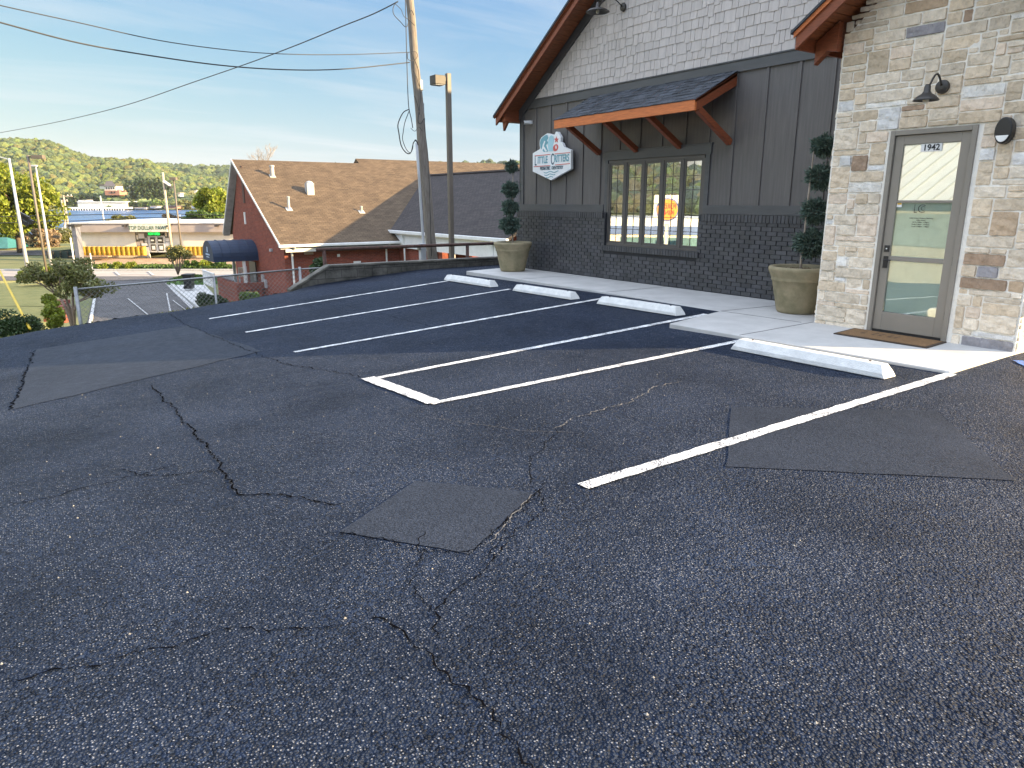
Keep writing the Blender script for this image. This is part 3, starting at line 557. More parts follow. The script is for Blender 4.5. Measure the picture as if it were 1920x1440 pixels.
# ------------------------------------------------------------------ stone entrance gable
SX = 8.85; SYC = 4.4
def srz(y): return 3.65 + RS*(5.97-abs(y-SYC)-SYC)
PAL = [((0.72,0.62,0.50),6),((0.70,0.63,0.54),6),((0.78,0.71,0.62),6),((0.62,0.53,0.42),3),((0.80,0.80,0.80),1.5),((0.74,0.76,0.80),1.0),((0.38,0.28,0.21),0.45),((0.54,0.42,0.31),0.6),((0.34,0.34,0.39),0.3),((0.74,0.64,0.55),2)]
def stones(mb, A0, A1, Z0, Z1, frame, hole=None, topf=None, seed=3):
    R = random.Random(seed); cu_, cz = 0.055, 0.066; nx = int(round((A1-A0)/cu_)); nz = int((Z1-Z0)/cz); cu_ = (A1-A0)/nx
    occ = [[False]*nz for _ in range(nx)]
    for i in range(nx):
        for k in range(nz):
            a, z = A0+(i+.5)*cu_, Z0+(k+.5)*cz
            if hole and hole[0] < a < hole[1] and z < hole[2]: occ[i][k] = True
            if topf and z > topf(a): occ[i][k] = True
    for k in range(nz):
        i = 0
        while i < nx:
            if occ[i][k]: i += 1; continue
            w = R.choice([2,3,4,5,6,6,7,8,9,10]); h = R.choice([1,1,1,2,2,2,2,3,4]) if w > 3 else R.choice([1,2,2])
            if w > 7 and h > 2: h = 2
            if h == 4: w = 5
            ww = 0
            while ww < w and i+ww < nx and not occ[i+ww][k]: ww += 1
            rest = 0
            while i+ww+rest < nx and not occ[i+ww+rest][k]: rest += 1
            if rest == 1: ww += 1
            hh = 1
            while hh < h and k+hh < nz and all(not occ[i+q][k+hh] for q in range(ww)): hh += 1
            for q in range(ww):
                for r in range(hh): occ[i+q][k+r] = True
            a0, a1, z0, z1 = A0+i*cu_, A0+(i+ww)*cu_, Z0+k*cz, Z0+(k+hh)*cz; g = 0.0055
            a0 += g+R.uniform(-.002,.004); a1 -= g+R.uniform(-.002,.004); z0 += g+R.uniform(-.002,.003); z1 -= g+R.uniform(-.002,.003)
            col = R.choices([p[0] for p in PAL],[p[1] for p in PAL])[0]; t = R.uniform(0.88,1.12); mb.tc = tuple(c*t for c in col)
            na, nzz = max(3,int((a1-a0)/0.028)), max(3,int((z1-z0)/0.028)); n_ = len(mb.v); dep = R.uniform(0.018,0.036); tx, tz = R.uniform(-.012,.012), R.uniform(-.012,.012); ph = [R.uniform(0,6.3) for _ in range(6)]
            for kz in range(nzz+1):
                for ka in range(na+1):
                    fa, fz = ka/na, kz/nzz; ed = min(ka, na-ka, kz, nzz-kz)
                    a = a0+(a1-a0)*fa; z = z0+(z1-z0)*fz
                    rnd = 0.0025*math.sin(a*70+ph[0]) ; d = dep + tx*(fa-.5)+tz*(fz-.5) + 0.005*math.sin(a*38+z*23+ph[1])+0.004*math.sin(z*61-a*17+ph[2]) + R.uniform(-.002,.002)
                    corner = (ka in (0,na)) and (kz in (0,nzz))
                    if ed == 0: d = 0.006; z += rnd; a += 0.0025*math.sin(z*60+ph[3])
                    if corner: a += 0.006 if ka == 0 else -0.006; z += 0.005 if kz == 0 else -0.005
                    if ed == 0 and not corner: pass
                    elif ed == 1: d *= 0.93
                    if 0 < ed and ed == 1:
                        if ka == 1: a = a0+0.007
                        if ka == na-1: a = a1-0.007
                        if kz == 1: z = z0+0.006
                        if kz == nzz-1: z = z1-0.006
                    mb.v.append(tuple(frame(a, z, d)))
            for kz in range(nzz):
                for ka in range(na): p = n_+kz*(na+1)+ka; mb.face([p, p+1, p+na+2, p+na+1])
            i += ww
    mb.tc = None
DY0, DY1, DZ = 3.90, 4.86, 2.41
mb = MB(); stones(mb, 3.20, 5.60, -0.02, 4.75, lambda a,z,d: (SX-d, a, z), (DY0-.02,DY1+.02,DZ+.02), lambda y: srz(y)-0.16, 5)
stones(mb, SX+0.0, 10.4, -0.02, 3.6, lambda a,z,d: (a, 3.20-d, z), None, None, 9)
stones(mb, SX+0.0, 10.33, -0.02, 3.6, lambda a,z,d: (a, 5.60+d, z), None, None, 11)
mb.cur = 1
y0m, y1m = 3.191, 5.609
mb.box(SX-0.009,SX+0.1,y0m,DY0-.0,-.05,3.55).box(SX-0.009,SX+0.1,DY1,y1m,-.05,3.55).box(SX-0.009,SX+0.1,DY0,DY1,DZ,3.55)
mb.prism([(SX-0.009,y0m,3.55),(SX-0.009,SYC,srz(SYC)-.12),(SX-0.009,y1m,3.55)],(0.1,0,0)); mb.box(SX+0.1,10.4,3.191,3.3,-.05,3.6); mb.box(SX+0.1,10.4,5.5,5.609,-.05,3.6)
mb.box(SX+0.3,SX+0.35,3.3,5.5,-.05,3.5)
mb.build('stone_wall', [M_stone, M_mortar], cl, smooth=False)
for side in (1,-1):
    Y = lambda y: SYC+side*(y-SYC); T = 5.97
    mb = MB(); mb.prism([(8.37,Y(T),3.63),(8.37,SYC,srz(SYC)-.01),(8.37,SYC,srz(SYC)-.2),(8.37,Y(T),3.43)], (0.045,0,0)); mb.build('barge_board', M_cedar, cl, bevel=0.004)
    mb = MB(); mb.prism([(8.345,Y(T+.02),3.635),(8.345,SYC,srz(SYC)+.01),(8.345,SYC,srz(SYC)-.06),(8.345,Y(T+.02),3.57)], (0.025,0,0)); mb.build('rake_moulding', M_cedarb, cl)
    mb = MB(); mb.prism([(8.32,Y(T+.05),3.645),(8.32,SYC,srz(SYC)+.04),(8.32,SYC,srz(SYC)),(8.32,Y(T+.05),3.61)], (3.2,0,0)); mb.build('roof', M_shingle, cl)
    L_ = (T-SYC)*math.hypot(1,RS); k = int(L_/0.13); mb = MB(); dirv = Vector((0,-side,RS)).normalized(); nv = Vector((0,side*RS,1)).normalized()
    for i in range(k):
        c = Vector((0,Y(T),3.65)) + dirv*(i+0.5)*L_/k - nv*0.085; mb.obox((8.95,c.y,c.z), (1,0,0), dirv, nv, 0.53, L_/k/2-0.004, 0.01)
    mb.obox((9.6,(Y(T)+SYC)/2,(3.65+srz(SYC))/2-.09),(1,0,0),dirv,nv,0.7,L_/2,0.01)
    mb.build('soffit', M_soffit, cl)
    for xb in (8.72,): mb = MB(); mb.prism([(xb,Y(5.62),3.74),(xb,Y(5.92),3.55),(xb,Y(5.92),3.28),(xb,Y(5.76),3.42),(xb,Y(5.62),3.40)], (0.09,0,0)); mb.build('eave_bracket', M_cedar, cl, bevel=0.003)
    mb = MB(); mb.box(8.42,10.2,min(Y(5.93),Y(5.97)),max(Y(5.93),Y(5.97)),3.43,3.62); mb.build('eave_fascia', M_cedar, cl)
# door
mb = MB(); fx0, fx1 = SX-0.035, SX+0.10
mb.box(fx0,fx1,DY0,DY0+0.055,0,DZ).box(fx0,fx1,DY1-0.055,DY1,0,DZ).box(fx0,fx1,DY0+0.055,DY1-0.055,DZ-0.055,DZ)
mb.build('door_frame', M_door, cl, bevel=0.004)
dx0, dx1 = SX-0.005, SX+0.04; a, b = DY0+0.060, DY1-0.060; z0, z1 = 0.035, DZ-0.06
gy0, gy1 = 4.065, 4.70; rails = ((0.26,0.89),(0.95,1.58),(1.61,2.245))
mb = MB(); mb.box(dx0,dx1,a,gy0,z0,z1).box(dx0,dx1,gy1,b,z0,z1)
for q0,q1 in ((z0,0.26),(0.895,0.945),(1.582,1.608),(2.247,z1)): mb.box(dx0,dx1,gy0,gy1,q0,q1)
door = mb.build('door', M_door, cl, bevel=0.003)
mb = MB(); mb.box(dx0-.0,dx1,a,b,0.004,0.033); mb.build('threshold', M_black, door)
M_dglass = glassmat('door glass', 0.12, (0.95,0.985,0.965), wav=0.01); M_film = pmat('frosted film', (0.82,0.90,0.84), 0.6, 0.05, 1.5)
for q0,q1 in rails:
    g = MB(); g.box(dx0+0.014,dx0+0.018,gy0+.001,gy1-.001,q0+.001,q1-.001); g.build('pane', M_dglass, door)
g = MB(); g.box(dx1-0.01,dx1-0.006,gy0+.002,gy1-.002,0.2625,2.24); g.build('privacy_film', M_film, door)
mb = MB(); mb.box(dx0-0.014,dx0,4.71,4.77,0.995,1.075); mb.box(dx0-0.014,dx0,4.71,4.765,0.80,0.945); mb.tube([(dx0-0.014,4.74,0.90),(dx0-0.05,4.74,0.90),(dx0-0.052,4.65,0.90)],0.008); mb.build('door_handle', M_black, door, bevel=0.002)
mb = MB(); mb.tube([(dx0-0.014,4.74,1.035),(dx0-0.018,4.74,1.035)],0.009,12); mb.build('lock_cylinder', M_white, door)
for z in (2.12,1.45,0.88,0.25): mb = MB(); mb.tube([(dx0-0.012,a-0.004,z),(dx0-0.012,a-0.004,z+0.10)],0.007); mb.build('hinge', M_black, door)
FONT = bpy.data.fonts[0] if bpy.data.fonts else None
def text_mesh(s, size, origin, xdir, ydir, mat, parent, name='lettering', extrude=0.001, bold=0.0, align='CENTER', sx=1.0):
    c = bpy.data.curves.new('t','FONT'); c.body = s; c.size = size; c.extrude = extrude; c.align_x = align; c.align_y = 'CENTER'; c.offset = bold
    o = bpy.data.objects.new('t', c); COL.objects.link(o); bpy.context.view_layer.update(); dg = bpy.context.evaluated_depsgraph_get(); me = bpy.data.meshes.new_from_object(o.evaluated_get(dg)); COL.objects.unlink(o); bpy.data.objects.remove(o)
    xd, yd = Vector(xdir).normalized(), Vector(ydir).normalized(); zd = xd.cross(yd); off = Vector(origin) - parent_loc(parent)
    for v_ in me.vertices: p = v_.co.copy(); v_.co = off + xd*p.x*sx + yd*p.y + zd*p.z
    me.materials.clear(); me.materials.append(mat); o = bpy.data.objects.new(name, me); COL.objects.link(o); o.parent = parent; return o
WXD, WYD = (0,-1,0), (0,0,1)
M_ink = pmat('ink', (0.02,0.02,0.022), 0.6, 0.0)
mb = MB(); mb.box(dx0+0.006,dx0+0.012,4.265,4.50,2.155,2.243); pl = mb.build('number_plate', M_white, door)
text_mesh('1942', 0.095, (dx0+0.004,4.38,2.198), WXD, WYD, M_ink, door, bold=0.002)
text_mesh('L', 0.15, (dx0+0.0125,4.47,1.51), WXD, WYD, M_ink, door, sx=0.6, bold=-0.003); text_mesh('C', 0.14, (dx0+0.0125,4.40,1.51), WXD, WYD, M_ink, door, bold=-0.003); text_mesh('C', 0.07, (dx0+0.0125,4.385,1.515), WXD, WYD, M_ink, door, bold=-0.001)
for i, s_ in enumerate(('Little Critters Pediatric Dentistry','Office Hours','M-Th 7:30am - 4:30pm','Friday 7:30am - 12:30pm','Lunch 12:00pm - 1:00pm')):
    text_mesh(s_, 0.020, (dx0+0.0125,4.39,1.405-0.024*i), WXD, WYD, M_ink, door)
mb = MB(); mb.box(dx0+0.0105,dx0+0.013,4.635,4.695,1.53,1.58); mb.build('sticker', M_white, door)
mb = MB(); mb.box(dx0+0.009,dx0+0.0103,4.64,4.69,1.56,1.578); mb.build('sticker_band', pmat('sticker yellow',(0.7,0.42,0.03),0.6), door)

# ------------------------------------------------------------------ things on the walls
def prism_yz(mb, pts, x0, x1): return mb.prism([(x0,y,z) for y,z in pts], (x1-x0,0,0))
sg = thing('shop_sign', 'white six sided dental practice sign with sea creatures on top, on the charcoal wall', 'sign', (10.25,13.34,2.5))
SP = lambda u, v: tuple((PY_ := (lambda d: (Vector((0,0,CZ))+d*((10.2)/d.x)))(ray(u,v))).yz)
hexo = [SP(998.7,287.5),SP(998.7,321.7),SP(1033,338),SP(1070.3,317),SP(1070.3,281.5),SP(1057,275.5),SP(1054.5,268.5),SP(1051,266),SP(1051.5,257),SP(1048,251.5),SP(1045.5,247),SP(1042,246.8),SP(1040,252),SP(1036,252.5),SP(1030,250.5),SP(1025.5,250),SP(1021,253),SP(1015,257.5),SP(1012,263),SP(1011.5,270),SP(1012.5,279)]
M_sgw = pmat('sign white',(0.78,0.80,0.80),0.45,0.02); M_sgt = pmat('sign teal',(0.15,0.36,0.42),0.5,0.05); M_sgl = pmat('sign light teal',(0.36,0.60,0.66),0.5,0.05); M_sgr = pmat('sign coral',(0.62,0.12,0.10),0.5,0.05); M_sgd = pmat('sign slate',(0.05,0.10,0.13),0.5,0.05)
mb = MB(); prism_yz(mb, hexo, 10.2, 10.27); mb.build('sign_board', M_sgw, sg, bevel=0.006)
for y_ in (13.0,13.6): mb = MB(); mb.box(10.27,10.33,y_,y_+.1,2.4,2.5); mb.build('sign_bracket', M_trim, sg)
def spoly(pts, mat, name, x=10.2, th=0.006): mb = MB(); prism_yz(mb, [SP(*p) for p in pts], x-th, x-0.0005); return mb.build(name, mat, sg)
spoly([(1014,278),(1012.8,268),(1014,262),(1017,258),(1022,254),(1026,252.5),(1028.5,258),(1026,263),(1028,268),(1024,272),(1028,284),(1020,285)], M_sgt, 'seaweed_motif')
spoly([(1029,284),(1027.5,270),(1028.5,262),(1031,256),(1034,253.5),(1038,256),(1039,262),(1037,272),(1038,283)], M_sgl, 'column_motif')
spoly([(1016,281),(1018,272),(1021,264),(1023,265),(1020,274),(1026,283),(1023,284.5),(1019,278),(1018,282)], M_sgw, 'coral_branch_motif', th=0.009)
star = []
c0 = (1043.5,262)
for i in range(10): r_ = 6.5 if i%2==0 else 2.8; t = math.pi/2+i*math.pi/5; star.append((c0[0]+r_*0.72*math.cos(t), c0[1]-r_*math.sin(t)))
spoly(star, M_sgr, 'starfish_motif')
spoly([(1037.5+5*math.cos(t)+4.5, 277-6.5*math.sin(t)-1.6*math.cos(t)) for t in np.linspace(0,2*math.pi,14)[:-1]], M_sgr, 'shell_motif')
spoly([(1043+1.2*math.cos(t), 276-3.4*math.sin(t)) for t in np.linspace(0,2*math.pi,9)[:-1]], M_sgw, 'shell_mark', th=0.009)
def sline(u0,v0,u1,v1,w,mat,name): spoly([(u0,v0-w/2),(u0,v0+w/2),(u1,v1+w/2),(u1,v1-w/2)], mat, name)
sline(1003,292.3,1032,289.5,1.3,M_sgr,'rule'); sline(1040,288.6,1069,286.0,1.3,M_sgr,'rule'); sline(1001,312.6,1032,310.2,1.3,M_sgr,'rule'); sline(1041,309.3,1069,306.6,1.3,M_sgr,'rule')
def stext(s, size, u, v, mat, sx=1, bold=0.0): y, z = SP(u, v); text_mesh(s, size, (10.196, y, z), WXD, WYD, mat, sg, sx=sx, bold=bold, extrude=0.003)
stext('L', 0.30, 1004.5, 302.5, M_sgd, 0.5, 0.001); stext('ITTLE', 0.215, 1017.5, 300.5, M_sgt, 0.72, 0.004); stext('C', 0.34, 1036, 299.5, M_sgd, 0.5, 0.001); stext('RITTERS', 0.215, 1053, 297.2, M_sgt, 0.68, 0.004)
stext('PEDIATRIC  DENTISTRY', 0.098, 1034, 315.2, M_sgd, 0.82, 0.002)
for k, (du, dv_) in enumerate(((0,0),(1.0,4.6),(4,9))):
    w_ = 27-k*7; top_ = [(1020+du+w_*t, 322.8+dv_-0.13*w_*t*0.6+1.2*math.sin(t*(11-2*k))) for t in np.linspace(0,1,12)]; spoly(top_+[(p[0],p[1]+1.3) for p in top_[::-1]], M_sgt, 'wave_motif')
# camera
sc_ = thing('security_camera', 'small white dome camera at the left end of the charcoal wall', 'camera', (10.3,14.28,3.38))
mb = MB(); mb.box(10.26,10.338,14.24,14.32,3.34,3.42); mb.build('mount', M_white, sc_, bevel=0.01)
mb = MB(); mb.tube([(10.28,14.28,3.38),(10.14,14.32,3.37)],0.042,16); mb.build('camera_body', M_white, sc_, smooth=False, bevel=0.006)
mb = MB(); mb.tube([(10.14,14.32,3.37),(10.133,14.322,3.37)],0.03,16); mb.build('lens', M_black, sc_)
def goose(name, label, x, y, z, r, reach):
    g = thing(name, label, 'wall lamp', (x,y,z))
    mb = MB(); mb.lathe([(0.0,0),(0.075,0.0),(0.07,-0.03),(0.03,-0.045),(0.0,-0.046)], (x,y,z), 24, (1,0,0)); mb.build('wall_plate', M_bronze, g)
    pts = [Vector((x-0.03,y,z))]; 
    for i in range(1,11): t = i/10; pts.append(Vector((x-0.03-reach*t, y, z+0.13*math.sin(math.pi*min(1,t*1.12))*1.0 - 0.02*t)))
    mb = MB(); mb.tube(pts, 0.011, 10); mb.build('arm', M_bronze, g, smooth=True)
    e = pts[-1]; mb = MB(); mb.lathe([(0.02,0.02),(0.032,0.0),(0.035,-0.05),(0.05,-0.075),(r*0.75,-0.105),(r,-0.14),(r,-0.15),(r*0.9,-0.145),(r*0.6,-0.11),(0.02,-0.08)], tuple(e), 28); mb.build('lamp_shade', M_bronze, g, smooth=True)
    mb = MB(); mb.lathe([(0.015,-0.08),(0.03,-0.11),(0.033,-0.15),(0.02,-0.175),(0.002,-0.18)], tuple(e), 16); mb.build('bulb', pmat('bulb glass',(0.6,0.58,0.5),0.2), g, smooth=True)
goose('gooseneck_lamp', 'bronze gooseneck barn lamp above the door on the stone wall', SX-0.035, 4.33, 2.84, 0.13, 0.30)
goose('gooseneck_lamp', 'dark barn lamp high on the grey shake gable, cut by the top of the photo', XS-0.03, 11.25, 5.22, 0.22, 0.62)
ov = thing('bulkhead_lamp', 'black oval wall light with frosted lower lens right of the door', 'wall lamp', (8.8,3.61,2.32))
def oval(mb, x0, x1, cy, cz, ry, rz, z_lo=-1, z_hi=1, dome=0.03, seg=28):
    pts = [(cy+ry*math.cos(t), cz+rz*math.sin(t)) for t in np.linspace(0,2*math.pi,seg+1)[:-1] if z_lo <= math.sin(t) <= z_hi]
    prism_yz(mb, pts, x0, x1)
mb = MB(); oval(mb, 8.72, 8.83, 3.61, 2.32, 0.085, 0.135); mb.build('housing', M_black, ov, bevel=0.012)
mb = MB(); oval(mb, 8.712, 8.722, 3.61, 2.32, 0.07, 0.115, -1, -0.32); mb.build('lens', pmat('frosted lens',(0.75,0.75,0.72),0.3), ov, bevel=0.003)

# ------------------------------------------------------------------ mat, wheel stops, planters, topiaries
dm = thing('doormat', 'brown rectangular doormat with dark border lying in front of the glass door', 'doormat', (8.6,4.42,0))
M_mat = pmat('coir', (0.20,0.11,0.045), 0.95, 0.15, 40, 0.8, 120); M_matd = pmat('mat border', (0.06,0.04,0.025), 0.95)
def rot2(pts, c, a): return [(c[0]+(x-c[0])*math.cos(a)-(y-c[1])*math.sin(a), c[1]+(x-c[0])*math.sin(a)+(y-c[1])*math.cos(a)) for x,y in pts]
mp_ = [(8.22,4.94),(8.79,5.0),(8.79,3.87),(8.25,3.83)]
mb = MB(); mb.prism([(x,y,0.002) for x,y in mp_[::-1]], (0,0,0.012)); mb.build('border', M_matd, dm)
cxm, cym = 8.51, 4.41; mb = MB(); mb.prism([(cxm+(x-cxm)*0.88, cym+(y-cym)*0.94, 0.013) for x,y in mp_[::-1]], (0,0,0.005)); mb.build('pile', M_mat, dm)
for y_, l_ in ((4.74,0.05),(4.60,0.03),(4.52,0.035),(4.41,0.05),(4.33,0.03)): mb = MB(); mb.prism([(8.48,y_-l_,.0182),(8.48,y_+.008,.0182),(8.64,y_+.008,.0182),(8.64,y_-.008,.0182),(8.495,y_-.008,.0182),(8.495,y_-l_,.0182)][::-1],(0,0,.001)); mb.build('worn_mark', M_matd, dm)

def wheel_stop(label, x, y0, y1, L=None):
    cy = (y0+y1)/2; L = abs(y1-y0); w = thing('wheel_stop', label, 'wheel stop', (x,cy,float(gz(x,cy))), 'white concrete wheel stops along the walkway')
    tilt = (float(gz(x,y1))-float(gz(x,y0))); mb = MB(); prof = [(-0.105,0.0),(-0.10,0.045),(-0.055,0.125),(0.055,0.125),(0.10,0.045),(0.105,0.0)]
    n_ = 14; k = len(prof)
    for i in range(n_+1):
        f = i/n_; ins = 0.10 if i in (0,n_) else 0
        for px, pz in prof:
            j = 1+random.uniform(-0.012,0.012); yy_ = y0+(y1-y0)*f; 
            if i == 0: yy_ += (y1-y0)/L*pz*0.55
            if i == n_: yy_ -= (y1-y0)/L*pz*0.55
            mb.v.append((x+px*j, yy_, float(gz(x,y0))+tilt*f+pz*j+0.004))
    for i in range(n_):
        for q in range(k): r_ = (q+1)%k; mb.face([i*k+q, i*k+r_, (i+1)*k+r_, (i+1)*k+q])
    mb.face(list(range(k))); mb.face([n_*k+q for q in range(k-1,-1,-1)])
    me = mb.build('wheel_stop_block', M_stopc, w, bevel=0.008)
    bm = bmesh.new(); bm.from_mesh(me.data); bmesh.ops.recalc_face_normals(bm, faces=bm.faces); bm.to_mesh(me.data); bm.free()
    for f in (0.12,0.88):
        yy_ = y0+(y1-y0)*f; mb = MB(); mb.tube([(x,yy_,float(gz(x,y0))+tilt*f+0.120),(x,yy_,float(gz(x,y0))+tilt*f+0.137)],0.013,10); mb.build('rebar_pin', M_rust, w)
wheel_stop('white wheel stop farthest from the door, in front of the left planter', 7.93, 14.15, 12.22)
wheel_stop('second wheel stop from the left, between the second and third painted line', 7.93, 11.42, 9.62)
wheel_stop('third wheel stop from the left, before the left part of the brick wall', 7.93, 8.95, 7.18)
wheel_stop('long near wheel stop with one sunlit end in front of the doormat', 6.70, 5.20, 3.40)
def pot(label, x, y, s=1.0):
    p = thing('planter', label, 'planter', (x,y,0), 'clay planters on the walkway')
    prof = [(0.02,0.0),(0.27,0.0),(0.285,0.015),(0.30,0.06),(0.335,0.24),(0.342,0.255),(0.345,0.27),(0.385,0.46),(0.395,0.47),(0.405,0.485),(0.40,0.50),(0.41,0.53),(0.44,0.60),(0.452,0.63),(0.45,0.66),(0.43,0.675),(0.40,0.675),(0.38,0.655),(0.375,0.60),(0.05,0.60)]
    mb = MB(); mb.lathe([(r*s,h*s) for r,h in prof], (x,y,0.002), 48); mb.build('pot', M_pot, p, smooth=True)
    mb = MB()
    for _ in range(380):
        r_ = 0.36*s*math.sqrt(random.random()); t = random.uniform(0,6.3); c = (x+r_*math.cos(t), y+r_*math.sin(t), (0.605+random.uniform(0,0.02))*s); a = Vector((random.uniform(-1,1),random.uniform(-1,1),random.uniform(-.3,.3))).normalized(); b_ = a.cross(Vector((0,0,1))); tt = random.uniform(0.5,1.6); mb.tc = (tt,tt,tt)
        mb.obox(c, a, b_, a.cross(b_), random.uniform(.012,.03), random.uniform(.005,.01), 0.004)
    mb.tc = (0.6,0.6,0.6); mb.lathe([(0.0,0.0),(0.374*s,0.0),(0.374*s,0.004),(0.0,0.004)], (x,y,0.603*s), 32); mb.build('mulch', M_mulch, p)
pot('weathered tan pot at the far left corner of the charcoal building', 9.62, 14.02); pot('weathered tan pot beside the corner of the stone wall', 9.45, 6.30)
def topiary(label, x, y, balls, lean=0.0):
    t_ = thing('topiary_tree', label, 'topiary', (x,y,0.6), 'pompon juniper topiaries in planters')
    pts = [Vector((x,y,0.60))]
    for i in range(1,13): f = i/12; pts.append(Vector((x+0.02*math.sin(f*7), y+0.02*math.sin(f*5+1)+lean*f, 0.6+(balls[-1][2]-0.6)*f)))
    mb = MB(); mb.tube(pts, [0.018*(1-0.5*i/12) for i in range(13)], 8); mb.build('trunk', M_barkl, t_, smooth=True)
    for bx, by, bz, br in balls:
        n = int(3600*(br/0.2)**2); d = rng.normal(size=(n,3)); d /= np.linalg.norm(d,axis=1)[:,None]
        lump = 1+0.13*np.sin(d[:,0]*6+bz*9)*np.sin(d[:,1]*5+2)+0.10*np.sin(d[:,2]*9+bx*5)
        r_ = br*lump*rng.uniform(0.35,1.02,n)**0.5; r_ = r_*np.where(rng.uniform(size=n)<0.16, rng.uniform(1.0,1.35,n), 1.0); c = np.stack([bx+d[:,0]*r_, by+d[:,1]*r_, bz+d[:,2]*r_*0.88],1)
        quadmesh('pompon', leaf_quads(c, 0.020, 0, 2.8, outward=d), M_jun, t_, rtint(n, v=0.45, hue=0.08))
        mb = MB()
        for _ in range(9):
            e = Vector((rng.normal(),rng.normal(),rng.normal())).normalized()*br*0.85; mb.tube([(bx,by,bz-br*0.3),(bx+e.x*.5,by+e.y*.5,bz+e.z*.5-br*.1),(bx+e.x,by+e.y,bz+e.z)],0.004,5)
        mb.build('twig', M_bark, t_)
def yz_at(u, v, x, y):                                    # height of the pixel row at the ground position (x,y)
    d = ray(u, v); k = (x*FH.x+y*FH.y)/d.dot(FH); return CZ + d.z*k, (d*k).dot(RT)-(x*RT.x+y*RT.y)
def balls_at(x, y, lst):
    out = []
    for u, v, r in lst:
        z, off = yz_at(u, v, x, y); D = x*FH.x+y*FH.y; out.append((x+RT.x*off, y+RT.y*off, z, r*D/F))
    return out
topiary('four pompon topiary in the far left planter', 9.62, 14.02, balls_at(9.62,14.02,[(956,421,17.5),(956,389,15),(957,355,15.5),(959,312,11.5)]))
topiary('four pompon topiary half hidden by the stone wall corner', 9.45, 6.30, balls_at(9.45,6.30,[(1521,455,28),(1529,395,24.5),(1537,332,24),(1546,273,21)]))

# ------------------------------------------------------------------ retaining wall, rail, fence
rw = thing('retaining_wall', 'stained low concrete block wall along the far end of the parking lot', 'wall', (8,16.7,0))
mb = MB(); mb.prism([(5.2,16.64,-1.0),(24,16.64,-1.0),(24,16.64,0.05),(6.1,16.64,0.07),(5.2,16.64,-0.42)], (0,0.22,0)); mb.build('block_course', M_cblock, rw, bevel=0.008)
mb = MB(); mb.prism([(5.12,16.62,-0.46),(5.12,16.62,-0.40),(6.08,16.62,0.12),(24,16.62,0.10),(24,16.62,0.052),(6.1,16.62,0.072)], (0,0.26,0)); mb.build('cap', pmat('stained cap',(0.13,0.12,0.10),0.9,0.35,3,0.5,40,detail=10), rw, bevel=0.008)
pr = thing('pipe_railing', 'rusty dark pipe railing on posts behind the low block wall', 'railing', (8,16.98,0))
mb = MB(); mb.tube([(5.93,16.98,0.47),(9,16.98,0.465),(14,16.98,0.45),(20,16.98,0.45)], 0.042, 12); mb.build('rail', M_rust, pr, smooth=True)
for x in (6.12, 10.15, 14.0, 18.0): mb = MB(); mb.tube([(x,16.98,-1.2),(x,16.98,0.45)],0.045,12); mb.build('post', M_rust, pr, smooth=True)
fn = thing('chain_link_fence', 'galvanised chain link fence just below the edge of the parking lot', 'fence', (2,17,-0.8))
def ftop(x): return float(np.interp(x,[-14,0.85,5.45,6.0],[-0.62,-0.14,0.03,0.05]))
FY = lambda x: 17.0+0.0*x
for x in (0.87, 3.55, 5.5): mb = MB(); mb.tube([(x,17,ftop(x)-1.9),(x,17,ftop(x)+(0.05 if x in (0.87,5.5) else 0.0))],0.036 if x in (0.87,5.5) else 0.026,12); mb.build('fence_post', M_galv, fn, smooth=True)
mb = MB(); mb.tube([(0.87,17,ftop(0.87)),(5.5,17,ftop(5.5))],0.021,10); mb.tube([(5.5,17,0.03),(6.05,16.9,0.04)],0.018,8); mb.build('top_rail', M_galv, fn, smooth=True)
mb = MB(); H = 1.15; st = 0.10
x = 0.87-H
while x < 6.05:
    for sgn in (1,-1):
        a = [x, -H]; b = [x+H, 0] if sgn > 0 else None
        p0 = (x, -H, x+H, 0) if sgn > 0 else (x, 0, x+H, -H)
        x0_, z0_, x1_, z1_ = p0; 
        def cut(xa, za, xb, zb, lim_lo, lim_hi):
            if xb <= lim_lo or xa >= lim_hi: return None
            if xa < lim_lo: f = (lim_lo-xa)/(xb-xa); xa, za = lim_lo, za+(zb-za)*f
            if xb > lim_hi: f = (lim_hi-xa)/(xb-xa); xb, zb = lim_hi, za+(zb-za)*f
            return xa, za, xb, zb
        c = cut(x0_, z0_, x1_, z1_, 0.87, 6.0)
        if c: mb.tube([(c[0],17.0+0.004*sgn,ftop(c[0])+c[1]),(c[2],17.0+0.004*sgn,ftop(c[2])+c[3])],0.0032,3,cap=False)
    x += st
mb.build('wire_mesh', pmat('dull wire',(0.20,0.20,0.20),0.6,0.1), fn)

# ------------------------------------------------------------------ poles and wires near by
YP = 17.35
up = thing('utility_pole', 'weathered wooden utility pole leaning left, with loops of cable', 'utility pole', (9.27,YP,-0.6))
b0 = PY(811,488,YP); t0 = PY(768,0,YP); ax = (t0-b0).normalized(); base_ = b0 - ax*0.8; topp = b0+ax*8.2
pts = [base_+(topp-base_)*i/16 + Vector((0.012*math.sin(i*1.7),0,0)) for i in range(17)]
mb = MB(); mb.tube(pts, [0.148-0.065*i/16 for i in range(17)], 20); mb.build('pole', M_pole, up, smooth=True)
mb = MB(); c0 = PY(796,488,YP-0.1); c1 = PY(786,335,YP-0.1); c2 = PY(781,268,YP-0.1); mb.tube([c0-ax*0.8,c0,c1,c2],0.035,10); mb.build('conduit', M_pvc, up, smooth=True)
mb = MB(); q = PY(794,478,YP-0.18); mb.box(q.x-0.1,q.x+0.06,q.y-0.06,q.y+0.08,q.z-0.45,q.z+0.30); mb.build('meter_box', M_pvc, up, bevel=0.01)
